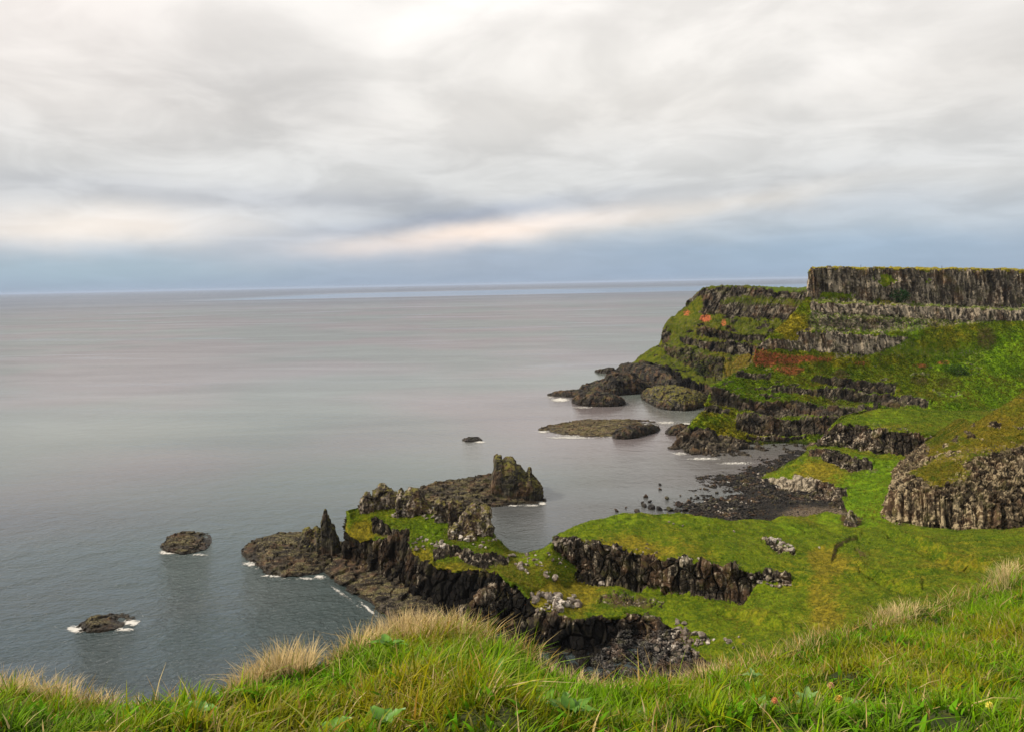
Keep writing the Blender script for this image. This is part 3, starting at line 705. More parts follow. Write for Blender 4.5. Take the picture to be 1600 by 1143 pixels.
loft('grassy_spur', [
    ('d', [(p[0], p[1] + 34, PZ(*p)[1] + 16) for p in F1]),
    ('d', [(p[0], p[1] + 5, PZ(*p)[1] + 6) for p in F1]),
    ('z', F1), ('z', F2), F3r,
    ('z', [(790, 905, 11), (815, 922, 9), (830, 942, 7.4), (855, 961, 6.4), (884, 972, 5.8), (916, 966, 5.8), (962, 962, 5.8), (1000, 959, 5.4), (1027, 967, 4.8), (1060, 984, 4.8), (1130, 1004, 6.4), (1200, 1010, 9), (1300, 1000, 13), (1400, 980, 18), (1660, 945, 28)]),
    ('z', [(790, 985, 0.6), (830, 1004, .6), (870, 1015, .6), (910, 1018, .6), (950, 1008, .5), (1000, 992, 1.4), (1022, 987, 2.4), (1060, 1003, 3), (1130, 1024, 5), (1200, 1026, 8.2), (1300, 1018, 12.4), (1400, 1000, 17.5), (1660, 965, 28)]),
    ('z', [(790, 1080, .5), (850, 1090, .5), (910, 1080, .6), (960, 1060, .9), (1000, 1060, 1.2), (1060, 1060, 3), (1130, 1070, 5.5), (1200, 1075, 9), (1300, 1075, 14), (1400, 1060, 20), (1660, 1010, 31)]),
    ('d', [(790, 1180, 95), (900, 1180, 95), (1000, 1180, 95), (1200, 1180, 85), (1400, 1160, 80), (1660, 1100, 75)])],
    'gggrgrkg', (8, 10, 64, 50, 56, 46, 40, 6), 760, M_TERR, wrapL=((-6, -2, -3), (-14, -4, -12)), wrapR=((40, 0, 0),),
    rock_amp=1.0, grass_amp=.75, block=2.7, seed=5, fold=1.9, tufts=60000, tuft_h=.34, dry0=.1, outcrop=.22,
    feats=[
        ('rib', 'grass', [(1150, 880), (1180, 880), (1240, 880), (1660, 850)], [(1150, 890), (1180, 1040), (1240, 1045), (1660, 1045)], 0),
        ('rib', 'grass', [(1060, 975), (1130, 995), (1200, 990)], [(1060, 1000), (1130, 1045), (1200, 1045)], 0),
        ('rib', 'grass', [(780, 850), (830, 855), (868, 848)], [(780, 900), (830, 905), (868, 900)], 0),
        ('rib', 'rock', [(640, 895), (800, 903), (822, 926)], [(640, 1120), (800, 1120), (822, 1120)], 0),
        ('rib', 'rock', [(862, 842), (890, 842), (950, 856), (1050, 871), (1100, 880), (1142, 888)], [(866, 868), (890, 892), (950, 908), (1050, 919), (1100, 928), (1142, 934)], 2.2),
        ('rib', 'rock', [(1140, 886), (1180, 893), (1205, 888), (1236, 902)], [(1140, 934), (1160, 936), (1185, 905), (1236, 912)], .8),
        ('rib', 'rock', [(935, 930), (980, 928), (1038, 938)], [(935, 941), (980, 947), (1038, 945)], 1.0, .5),
        ('rib', 'rock', [(1190, 838), (1215, 848), (1245, 856)], [(1190, 843), (1215, 858), (1245, 862)], .8),
        ('rib', 'bare', [(1298, 868), (1308, 850), (1330, 836), (1345, 832)], [(1298, 873), (1312, 855), (1330, 840), (1345, 835)], 1.2, .75),
        ('rib', 'bare', [(1335, 850), (1345, 862), (1358, 868)], [(1335, 855), (1345, 870), (1358, 872)], .9, .7),
        ('ell', 'bare', 1330, 812, 14, 8, .9), ('ell', 'pale', 900, 1000, 170, 36, -.5), ('ell', 'pale', 990, 890, 150, 40, -.12), ('ell', 'bare', 985, 940, 50, 9, .8),  # lowered pale over the cove cliff: wet black rock plus painted shade
        ('ell', 'dry', 1010, 858, 130, 18, .6), ('ell', 'dry', 880, 930, 70, 30, .85), ('ell', 'dry', 1292, 910, 26, 80, .8), ('rib', 'none', [(1385, 826), (1440, 846), (1500, 868), (1570, 884)], [(1385, 832), (1440, 856), (1500, 880), (1570, 896)], 2.6), ('rib', 'none', [(1340, 880), (1390, 905), (1440, 915)], [(1340, 888), (1390, 915), (1440, 924)], 1.8), ('rib', 'none', [(1120, 950), (1180, 958), (1250, 975)], [(1120, 956), (1180, 968), (1250, 984)], 1.4), ('ell', 'dry', 1330, 870, 60, 20, .5), ('ell', 'dry', 1500, 880, 60, 12, .6), ('ell', 'dry', 1160, 960, 40, 12, .5),
        ('ell', 'lush', 1000, 812, 120, 12, .45), ('ell', 'lush', 1330, 812, 60, 10, .8), ('ell', 'lush', 1200, 950, 70, 40, .35), ('ell', 'lush', 1250, 825, 60, 12, .5)])

# ---- the promontory with its craggy ridge
G1 = [(546, 802, 214), (560, 795, 218), (580, 788, 221), (600, 784, 223), (640, 788, 219), (680, 800, 212), (720, 812, 207), (745, 818, 204), (765, 826, 202), (778, 840, 201), (795, 858, 201), (830, 868, 197), (864, 858, 193)]
G3 = [(544, 836, 211), (565, 842, 209), (590, 838, 207), (624, 838, 201), (640, 846, 197), (656, 875, 190.5), (685, 883, 186), (720, 890, 181), (745, 888, 178.5), (785, 898, 174), (815, 918, 171), (838, 948, 168)]
loft('promontory', [
    ('d', [(u, v + 62, d + 10) for u, v, d in G1]),
    ('d', [(u, v + 8, d + 4) for u, v, d in G1]),
    ('d', G1),
    ('d', [(547, 814, 213), (570, 806, 214), (600, 802, 215), (640, 812, 210), (680, 822, 204), (710, 836, 199), (740, 850, 195), (765, 858, 193), (780, 866, 192), (800, 875, 190), (830, 888, 184), (860, 872, 187)]),
    ('d', G3),
    ('d', [(541, 868, 213.5), (565, 877, 209), (580, 882, 206), (600, 887, 203), (622, 894, 198), (640, 904, 193), (656, 921, 188), (669, 942, 183.5), (700, 965, 178), (740, 985, 173), (800, 1002, 167), (834, 1016, 163)]),
    ('d', [(540, 885, 212), (580, 898, 204), (622, 910, 196), (656, 940, 186), (700, 985, 176), (740, 1005, 171), (834, 1036, 161)])],
    'rgggrk', (26, 10, 22, 62, 84, 10), 470, M_TERR, wrapL=((-1.5, 3, 0), (1, 10, -1), (6, 18, -6)), wrapR=((6, 0, -4),),
    rock_amp=1.0, grass_amp=.55, block=2.6, seed=6, tufts=16000, tuft_h=.36, dry0=.2, pale0=.36, outcrop=.3,
    feats=[
        ('rib', 'rock', [(578, 808), (590, 806), (608, 822), (625, 832), (640, 828)], [(578, 826), (600, 830), (615, 836), (628, 840), (640, 846)], 1.6),
        ('rib', 'rock', [(677, 864), (690, 858), (720, 860), (760, 872), (795, 876)], [(677, 876), (700, 872), (720, 872), (760, 882), (795, 884)], 1.6),
        ('ell', 'bare', 612, 834, 20, 5, .8), ('ell', 'dry', 560, 830, 22, 16, .9), ('ell', 'dry', 660, 866, 20, 14, .9), ('ell', 'dry', 720, 882, 50, 10, .8), ('ell', 'dry', 705, 835, 14, 14, .5),
        ('ell', 'lush', 665, 825, 40, 18, .55), ('ell', 'lush', 740, 860, 50, 10, .5), ('ell', 'pale', 740, 960, 130, 60, -.4), ('rib', 'pale', [(530, 838), (640, 846), (700, 890)], [(530, 990), (640, 990), (700, 990)], 0, -.16), ('rib', 'bare', [(640, 880), (668, 895)], [(640, 925), (668, 945)], 0, .4)])

# ---- wave-cut rock shelf under the promontory
loft('rock_shelf', [
    ('z', [(500, 894, -1.2), (507, 899, -1.2), (520, 914, -1.2), (548, 931, -1.2), (575, 948, -1.2), (610, 978, -1.2), (650, 1012, -1.2), (720, 1050, -1.2)]),
    ('z', [(506, 888, .9), (520, 898, 1.2), (548, 916, 1.3), (575, 932, 1.3), (610, 958, 1.3), (650, 990, 1.3), (720, 1030, 1.2)]),
    ('z', [(522, 874, 2.0), (545, 880, 2.4), (580, 896, 2.6), (622, 910, 2.4), (656, 942, 2.0), (690, 980, 1.8), (740, 1010, 1.5)]),
    ('z', [(530, 866, 1.6), (550, 864, 2.2), (590, 878, 2.6), (630, 892, 2.4), (664, 918, 2.0), (700, 960, 1.6), (760, 990, 1.4)])],
    'rrr', (14, 44, 20), 240, M_SKERRY, rock_amp=.6, block=4.5, zsq=2.0, small=.12, seed=7, feats=[])
bpy.data.objects['rock_shelf'].data.materials.clear(); bpy.data.objects['rock_shelf'].data.materials.append(M_SKERRY)

# ================================================================== SEA STACKS AND SKERRIES
o = empty('sea_stack', PZ(505, 862, 0)); tag(o, 'thin pointed rock pinnacle on a low rock platform beside the promontory', 'sea stack')
island('rock_platform', [(377, 864, 4, 861), (384, 874, 12, 855), (400, 880, 22, 848), (415, 896, 30, 843), (430, 900, 36, 839), (460, 901, 38, 837), (490, 898, 36, 838), (505, 893, 30, 842), (520, 884, 22, 846), (535, 874, 12, 848), (545, 868, 5, 862)], M_SKERRY, p=2.0, crest=.72, nu=150, na=110, amp=.75, block=2.0, zsq=2.0, parent=o, seed=1, strata=.75, layer=.8)
island('boulder_mass', [(469, 853, 4, 846), (473, 857, 6, 832), (480, 860, 7, 825), (486, 861, 7, 824), (490, 861, 7, 829), (496, 862, 7, 823), (502, 862, 7, 827), (507, 862, 5, 846)], M_STACK, zb=2.0, p=2.6, nu=50, na=44, amp=.8, block=1.2, parent=o, seed=2)
island('pinnacle', [(497, 862, 3, 852), (501, 862, 5, 836), (503, 862, 5, 830), (504, 863, 5, 815), (507, 863, 4.6, 808), (508.5, 863, 3.6, 802), (510, 863, 3, 797), (511.5, 863, 2.4, 794), (513, 863, 2.8, 798), (514, 863, 4, 805), (518.5, 863, 4.6, 810), (519, 863, 5, 818), (524, 862, 5.4, 821), (526, 862, 5.4, 834), (529, 861, 4.6, 840), (532, 860, 3, 854)], M_STACK, zb=2.0, p=4.0, nu=90, na=70, amp=.45, block=1.1, zsq=.6, parent=o, seed=3)

o = empty('sea_stack', PZ(800, 780, 0)); tag(o, 'massive square headed rock stack at the right end of a low dark reef', 'sea stack')
island('rock_platform', [(648, 782, 6, 768), (660, 788, 16, 760), (685, 792, 26, 753), (715, 794, 34, 750), (745, 793, 38, 746), (765, 791, 38, 744), (790, 790, 34, 750), (820, 787, 26, 760), (845, 785, 14, 774), (854, 783, 3, 781)], M_SKERRY, p=2.0, crest=.75, nu=160, na=110, amp=.9, block=2.2, zsq=2.0, parent=o, seed=4, strata=.75, layer=.9)
island('stack_head', [(767, 776, 8, 770), (770, 778, 14, 750), (773, 779, 16, 735), (774.5, 779, 16, 714), (777, 779, 16, 711), (784, 779, 16, 711.5), (786, 779, 18, 719), (792, 779, 20, 717), (800, 779, 20, 716), (804.5, 779, 20, 717.5), (806, 779, 20, 729), (812, 779, 18, 731), (816, 779, 17, 738), (822, 779, 15, 742), (825, 779, 13, 742), (826.5, 779, 11, 732), (829, 779, 11, 731), (831, 779, 11, 742), (837, 778, 11, 748), (843, 778, 10, 754), (847, 777, 8, 764), (849, 777, 4, 774)], M_STACK, zb=1.0, p=3.6, nu=130, na=90, amp=1.0, block=2.8, zsq=.6, parent=o, seed=5)

def skerry(label, cols, mat, name='skerry', **kw):
    o = island(name, cols, mat, **kw); tag(o, label, 'rock', 'low rocks standing in the sea'); return o
skerry('domed dark skerry with layered sides left of the pinnacle', [(250, 856, 3, 853), (258, 861, 8, 846), (264, 863, 14, 839), (275, 865, 18, 835), (290, 865, 20, 833), (305, 863, 20, 833.5), (318, 859, 18, 834.5), (327, 852, 14, 837), (331, 846, 4, 842)], M_SKERRY, p=3.0, crest=.82, nu=90, na=80, amp=.65, block=1.6, zsq=2.2, seed=6, strata=.8, layer=.7)
skerry('flat skerry ringed by white surf, lowest and nearest of the rocks in the sea', [(118, 984, 2, 981), (130, 986, 6, 975), (145, 988, 9, 968), (160, 987, 10, 968), (175, 984, 10, 967), (190, 979, 9, 967), (203, 973, 6, 968), (212, 969, 2, 968)], M_SKERRY, p=2.3, crest=.5, nu=80, na=70, amp=.5, block=1.4, zsq=2.2, seed=7, strata=.7, layer=.6)
skerry('tiny dark skerry alone in open water above the square headed stack', [(722, 688, 2, 686), (728, 690, 8, 684), (738, 690, 10, 683), (748, 689, 8, 685), (754, 688, 2, 687)], M_DARK, nu=50, na=40, amp=.7, block=1.6, seed=8)
skerry('long flat golden reef just awash in front of the headland', [(841, 672, 4, 669), (856, 675, 20, 665), (880, 679, 34, 662), (905, 681, 42, 658), (920, 682, 46, 656), (950, 682, 46, 657), (980, 680, 44, 657), (1000, 676, 40, 658), (1020, 670, 26, 660), (1030, 667, 6, 664)], M_REEF, name='reef', p=2.0, crest=.8, nu=170, na=110, amp=.7, block=3.0, zsq=2.2, seed=9, strata=.6, layer=.6)
skerry('hump backed black rock lying at the front of the golden reef', [(957, 684, 3, 680), (963, 686, 9, 672), (975, 686, 13, 667), (990, 685, 15, 665), (1005, 681, 14, 664), (1020, 677, 12, 664), (1028, 674, 9, 667), (1032, 671, 3, 670)], M_DARK, p=2.4, nu=90, na=60, amp=.8, block=2.0, seed=10)
skerry('low black rock in the gap between the reef and the headland foot', [(1039, 677, 3, 674), (1046, 680, 10, 668), (1058, 680, 14, 664), (1070, 679, 16, 663), (1082, 676, 14, 665), (1095, 672, 8, 668)], M_DARK, nu=70, na=50, amp=.9, block=2.2, seed=11)
skerry('rounded black rock closest to open sea below the far headland', [(893, 628, 4, 624), (900, 632, 14, 618), (912, 634, 20, 613), (925, 635, 24, 610), (940, 635, 24, 611), (955, 635, 20, 615), (970, 634, 16, 619), (976, 632, 10, 624), (978, 630, 3, 629)], M_DARK, p=2.6, nu=100, na=70, amp=1.1, block=2.8, seed=12)
skerry('thin dark rock tongue reaching left at the foot of the far headland', [(855, 617, 3, 615), (868, 619, 12, 611), (885, 620, 18, 610), (905, 620, 20, 609), (925, 618, 16, 610), (940, 616, 6, 612)], M_DARK, nu=80, na=50, amp=.9, block=2.6, seed=13)
skerry('tall jagged black rock mass attached to the far headland foot', [(904, 612, 6, 609), (910, 615, 20, 603), (925, 616, 32, 600), (936, 617, 36, 597), (948, 618, 38, 591), (952, 618, 38, 584), (960, 618, 38, 581), (980, 617, 38, 581), (992, 616, 36, 584), (1000, 615, 34, 592), (1010, 613, 30, 597), (1022, 611, 20, 600), (1034, 608, 6, 604)], M_DARK, p=2.6, nu=130, na=90, amp=2.2, block=5.5, seed=14)
skerry('broad black rock with a grassy cap beside the headland nose', [(1001, 620, 4, 616), (1006, 625, 16, 610), (1018, 632, 26, 605), (1030, 638, 34, 603), (1050, 641, 40, 603), (1070, 642, 38, 606), (1085, 640, 32, 611), (1098, 636, 24, 615), (1106, 632, 8, 622)], terrain_mat('grass_capped_rock', .3) if False else rock_mat('grass_capped_rock', .25, basalt=((.016, .015, .014), (.05, .044, .038)), topmoss=.75, wet=3), p=2.8, crest=.7, nu=120, na=90, amp=1.4, block=3.5, seed=15)
skerry('small black rock seen beyond the jagged mass, furthest out to sea', [(929, 581, 4, 579), (938, 583, 14, 577), (950, 584, 18, 574.5), (958, 583, 16, 575.5), (964, 581, 5, 579)], M_DARK, nu=60, na=40, amp=1.2, block=3.5, seed=16)
skerry('black cliff foot rock between the jagged mass and the far headland slope', [(962, 584, 8, 578), (972, 588, 26, 570), (985, 592, 34, 567), (1005, 598, 36, 569), (1025, 602, 36, 574), (1040, 606, 30, 580), (1056, 608, 20, 590), (1066, 608, 6, 602)], M_DARK, p=3.0, crest=.6, nu=110, na=70, amp=2.0, block=5, seed=17)

# ---- crags along the promontory ridge
def crag(label, cols, d, **kw):
    o = island('rock_outcrop', cols, M_CRAG, zb=1, dd=d, p=kw.pop('p', 3.0), crest=.55, nu=kw.pop('nu', 80), na=60, amp=kw.pop('amp', 1.15), block=kw.pop('block', 2.0), **kw)
    tag(o, label, 'rock outcrop', 'craggy outcrops along the promontory ridge')
crag('leaning slab at the seaward end of the craggy ridge', [(562, 806, 2, 796), (566, 806, 4, 778), (570, 806, 5, 768), (576, 806, 5, 765), (580, 805, 5, 772), (585, 805, 3, 786)], 216, seed=21, nu=50)
crag('broad craggy outcrop with lichen, highest on the promontory ridge', [(577, 800, 3, 790), (583, 803, 6, 766), (590, 803, 8, 760), (597, 802, 8, 757), (606, 802, 8, 759), (614, 803, 8, 765), (620, 803, 7, 772), (625, 803, 4, 784)], 218, seed=22)
crag('blocky outcrop in the middle of the ridge beside the highest crag', [(619, 806, 3, 792), (624, 808, 7, 770), (628, 810, 8, 763), (633, 811, 8, 768), (642, 812, 8, 763), (655, 812, 8, 762), (661, 813, 8, 770), (666, 814, 8, 778), (672, 814, 7, 783), (678, 812, 4, 798)], 212, seed=23, nu=100)
crag('square rock tooth standing in the gap of the ridge', [(679, 818, 2, 800), (681, 820, 5, 782), (688, 820, 6, 780), (696, 819, 6, 783), (700, 819, 5, 795), (703, 818, 2, 806)], 206, seed=24, nu=50, p=4)
crag('narrow dark crag between the square tooth and the bouldery end crag', [(701, 826, 3, 808), (704, 828, 5, 784), (708, 829, 6, 780), (716, 829, 6, 781), (724, 828, 6, 784), (730, 828, 5, 795), (736, 826, 3, 812)], 203, seed=25, nu=60)
crag('lichen crusted crag at the landward end of the ridge above the bay', [(716, 840, 3, 826), (724, 842, 7, 803), (732, 844, 9, 792), (740, 845, 9, 786), (748, 845, 9, 790), (758, 845, 9, 790), (764, 843, 8, 793), (767, 842, 7, 806), (769, 840, 5, 824), (771, 838, 3, 832)], 199, seed=26, nu=100)
crag('low bouldery crag with a mossy top on the promontory grass', [(700, 842, 2, 832), (705, 846, 5, 822), (712, 848, 6, 817), (722, 849, 7, 819), (732, 850, 7, 823), (740, 849, 5, 832), (746, 848, 2, 842)], 197, seed=27, nu=60)
crag('dark block hanging on the bay side below the lichen crusted crag', [(757, 834, 2, 826), (760, 836, 4, 820), (765, 836, 4, 819), (769, 835, 2, 826)], 199, seed=28, nu=40)

# ================================================================== BOULDERS
def rock_mesh(k, sub=3):
    import bmesh
    bm = bmesh.new(); bmesh.ops.create_icosphere(bm, subdivisions=sub, radius=1)
    r = np.random.default_rng(100 + k)
    pn = r.normal(size=(11, 3)); pn /= np.linalg.norm(pn, axis=1)[:, None]
    pd = r.uniform(.62, 1.0, 11)
    V = np.array([v.co[:] for v in bm.verts])
    dt = V @ pn.T
    rad = np.min(np.where(dt > .05, pd / np.maximum(dt, .05), 9), axis=1)
    rad = np.minimum(rad, 1.15)
    V = V * rad[:, None] * np.array([1, r.uniform(.7, .95), r.uniform(.6, .9)])
    V += V * (.10 * fbm(V * 2.1 + k * 7, 3))[:, None]
    for v, c in zip(bm.verts, V): v.co = c
    me = bpy.data.meshes.new('boulder'); bm.to_mesh(me); bm.free()
    return me
PALE = [rock_mesh(k, 4 if k < 3 else 3) for k in range(9)]
WET = [m.copy() for m in PALE]
for m_ in PALE: m_.materials.append(M_BOULDER)
for m_ in WET: m_.materials.append(M_WETBOULD)
rb = random.Random(11)
BQ = []
def boulder(*a, **k): BQ.append((a, k))
def place_boulder(u, v, px, label, group, wet=False, name='boulder', z=None, only=None):
    h = hit(u, v, only)
    if z is not None: loc = Vector(PZ(u, v, z)); d = loc.y
    elif h is None: return
    else: loc, d = h[0], h[1]
    r = px * .5 / FPX * d
    o = bpy.data.objects.new(name, rb.choice(WET if wet else PALE))
    o.scale = (r * rb.uniform(.9, 1.25), r * rb.uniform(.8, 1.1), r * rb.uniform(.75, 1.1))
    o.rotation_euler = (rb.uniform(-.5, .5), rb.uniform(-.5, .5), rb.uniform(0, 6.28))
    o.location = loc + Vector((0, 0, r * .30))
    C.objects.link(o); tag(o, label, 'boulder', group)
    return o
def pile(n, cu, cv, ru, rv, s0, s1, label, group, rot=0.0, **kw):
    for k in range(n):
        a = rb.uniform(0, 6.283); q = math.sqrt(rb.random())
        x, y = ru * q * math.cos(a), rv * q * math.sin(a)
        u, v = cu + x * math.cos(rot) - y * math.sin(rot), cv + x * math.sin(rot) + y * math.cos(rot)
        s = s0 + (s1 - s0) * rb.random() ** 2.2
        boulder(u, v, s, label, group, **kw)
L = 'pale angular boulder in the heap on the shelf above the dark cove'
pile(52, 865, 938, 40, 15, 6, 15, L, 'boulder heap above the dark cove', rot=.12)
for u, v, s in ((855, 934, 15), (876, 944, 19), (842, 930, 12), (868, 930, 12), (893, 938, 12)): boulder(u, v, s, L, 'boulder heap above the dark cove')
pile(12, 855, 955, 18, 8, 3, 8, L, 'boulder heap above the dark cove')
L = 'pale loose stone scattered over the turf at the neck of the promontory'
pile(38, 845, 882, 42, 20, 3, 10, L, 'loose stones at the promontory neck')
boulder(867, 905, 14, 'single cream coloured boulder alone on turf between the heap and the basalt ledge', None)
boulder(941, 912, 12, 'single tall boulder leaning against the foot of the basalt ledge', None)
boulder(816, 890, 10, L, 'loose stones at the promontory neck'); boulder(800, 869, 12, L, 'loose stones at the promontory neck')
L = 'pale stone in the boulder fan spilling down to the gravel cove'
pile(62, 1058, 1012, 36, 22, 4, 11, L, 'boulder fan above the gravel cove', rot=.25)
pile(22, 1062, 985, 12, 16, 4, 11, L, 'boulder fan above the gravel cove')
pile(18, 1115, 1002, 26, 6, 4, 9, L, 'boulder fan above the gravel cove')
for u, v, s in ((1098, 995, 17), (1086, 990, 12), (1070, 975, 11), (1138, 1002, 9)): boulder(u, v, s, L, 'boulder fan above the gravel cove')
L = 'small pale stone lying on the promontory turf below the crags'
pile(14, 625, 800, 18, 10, 3, 7, L, 'stones on the promontory turf')
pile(16, 655, 850, 14, 14, 3, 8, L, 'stones on the promontory turf')
pile(10, 675, 806, 16, 5, 4, 8, L, 'stones on the promontory turf')
pile(12, 685, 852, 12, 5, 5, 10, L, 'stones on the promontory turf')
pile(16, 730, 834, 26, 10, 4, 11, L, 'stones on the promontory turf')
pile(14, 765, 848, 26, 12, 3, 8, L, 'stones on the promontory turf')
L = 'broken stone lining the lip of the basalt ledge'
pile(22, 880, 848, 16, 8, 4, 10, L, 'stones along the ledge lip')
pile(22, 1000, 862, 110, 5, 3, 6, L, 'stones along the ledge lip', rot=.15)
L = 'dark stone in the little scree on the upper turf of the spur'
pile(20, 1222, 850, 20, 6, 4, 9, L, 'little scree on the upper turf', rot=.4)
L = 'dark stone in the small rock run at the inland end of the basalt ledge'
pile(24, 1205, 908, 32, 8, 4, 8, L, 'rock run at the end of the ledge', rot=.15)
L = 'tiny white stone on the grassy slope'
for u, v in ((1045, 815), (1052, 818), (1067, 821), (1147, 830), (1092, 1000), (1155, 995), (1161, 1006), (1146, 1012), (1280, 855), (1011, 850)): boulder(u, v, 4, L, 'white stones on the grassy slope')
tag(island('boulder', [(1318, 823, 2, 818), (1322, 824, 4, 808), (1327, 825, 5, 797), (1331, 825, 5, 799), (1336, 825, 4, 808), (1343, 824, 2, 819)], M_CRAG, zb=8.6, p=2.4, nu=40, na=40, amp=.5, block=1.2, seed=31), 'lone brown pyramid shaped boulder on the bright turf at the valley mouth', 'boulder')
# boulders in the shallow water of the bay
L = 'black boulder breaking the shallow water off the bay beach'
for u, v, s in ((1031, 757, 6), (1031, 764, 6), (1009, 776, 9), (1042, 779, 9), (1006, 790, 12), (1018, 794, 11), (1061, 790, 18), (1076, 785, 11), (996, 800, 11), (963, 798, 8), (978, 793, 5), (1030, 796, 12), (1046, 797, 14), (1090, 778, 7), (1080, 778, 6), (1015, 784, 8), (1100, 777, 6), (1087, 773, 4), (1063, 774, 4), (1070, 797, 14), (1090, 798, 14), (1100, 790, 11), (1110, 785, 10), (1128, 780, 10), (1140, 784, 10), (1095, 763, 4), (1120, 770, 6), (1004, 785, 7)):
    boulder(u, v, s, L, 'boulders off the bay beach', wet=True, z=.1)
L = 'black wave worn boulder on the stony bay beach'
pile(46, 1130, 790, 56, 12, 4, 10, L, 'boulders on the bay beach', wet=True, only=('beach',))
pile(26, 1190, 752, 50, 14, 4, 9, L, 'boulders on the bay beach', wet=True, only=('beach',))

BQ.sort(key=lambda b: -b[0][2])
for a_, k_ in BQ[:292]: place_boulder(*a_, **k_)
sv, sf = [], []
for a_, k_ in BQ[292:]:
    ob_ = place_boulder(*a_, **k_)
    if ob_ is None: continue
    MW = np.array(Matrix.LocRotScale(ob_.location, ob_.rotation_euler, ob_.scale))
    vv_ = np.array([v.co[:] for v in ob_.data.vertices]) @ MW[:3, :3].T + MW[:3, 3]
    sf.append(np.array([p.vertices[:] for p in ob_.data.polygons]) + sum(len(x_) for x_ in sv)); sv.append(vv_)
    bpy.data.objects.remove(ob_)
if sv: tag(link('small_stones', np_mesh('small_stones', np.concatenate(sv), np.concatenate(sf), smooth=False), M_BOULDER), 'smallest pale stones strewn among the boulders and over the turf', 'stones', kind='stuff')
# ---- gravel in the cove, too many to count
gv = []
stone = rock_mesh(40, 1); bv = np.array([v.co[:] for v in stone.vertices]); bf = np.array([p.vertices[:] for p in stone.polygons])
allV, allF = [], []
for k in range(5200):
    u = rb.uniform(925, 1080); v = rb.uniform(984, 1058)
    if (u - 1000) / 80 > (v - 960) / 40 + .4 or v < 1052 - (u - 905) * 1.05: continue
    h = hit(u, v, ('grassy_spur',))
    if not h: continue
    s = rb.uniform(.10, .34)
    a = rb.uniform(0, 6.28); ca, sa = math.cos(a), math.sin(a)
    q = bv * s * np.array([1, rb.uniform(.6, 1), rb.uniform(.5, .9)])
    q = np.stack([q[:, 0] * ca - q[:, 1] * sa, q[:, 0] * sa + q[:, 1] * ca, q[:, 2]], 1) + np.array(h[0]) + np.array([0, 0, s * .3])
    allF.append(bf + len(allV) * len(bv)); allV.append(q)
M_GRAVEL = rock_mat('cove_gravel', .5, basalt=((.03, .028, .026), (.10, .09, .08)), pcol=(.27, .24, .21), wet=.3)
if allV:
    me = np_mesh('gravel', np.concatenate(allV), np.concatenate(allF), smooth=False)
    tag(link('gravel', me, M_GRAVEL), 'dark grey gravel covering the floor of the cove below the spur', 'gravel', kind='stuff')

allV, allF = [], []
for k in range(7500):
    u = rb.uniform(1050, 1310); v = rb.uniform(716, 815)
    h = hit(u, v, ('beach',))
    if not h or h[0].z < -.35: continue
    hb = hit(u, v)
    if hb[1] < h[1] - 3: continue
    s = rb.uniform(.18, .75) * (rb.random() ** .6) + .12
    if u > 1180 and v > 785: s *= .45
    a = rb.uniform(0, 6.28); ca, sa = math.cos(a), math.sin(a)
    q = bv * s * np.array([1, rb.uniform(.6, 1), rb.uniform(.5, .9)])
    q = np.stack([q[:, 0] * ca - q[:, 1] * sa, q[:, 0] * sa + q[:, 1] * ca, q[:, 2]], 1) + np.array(h[0]) + np.array([0, 0, s * .2])
    allF.append(bf + len(allV) * len(bv)); allV.append(q)
M_SHINGLE = rock_mat('beach_shingle', .25, basalt=((.010, .010, .010), (.06, .05, .042)), pcol=(.20, .17, .14), wet=.5)
tag(link('shingle', np_mesh('shingle', np.concatenate(allV), np.concatenate(allF), smooth=False), M_SHINGLE), 'black stones and cobbles packed over the bay beach', 'shingle', kind='stuff')

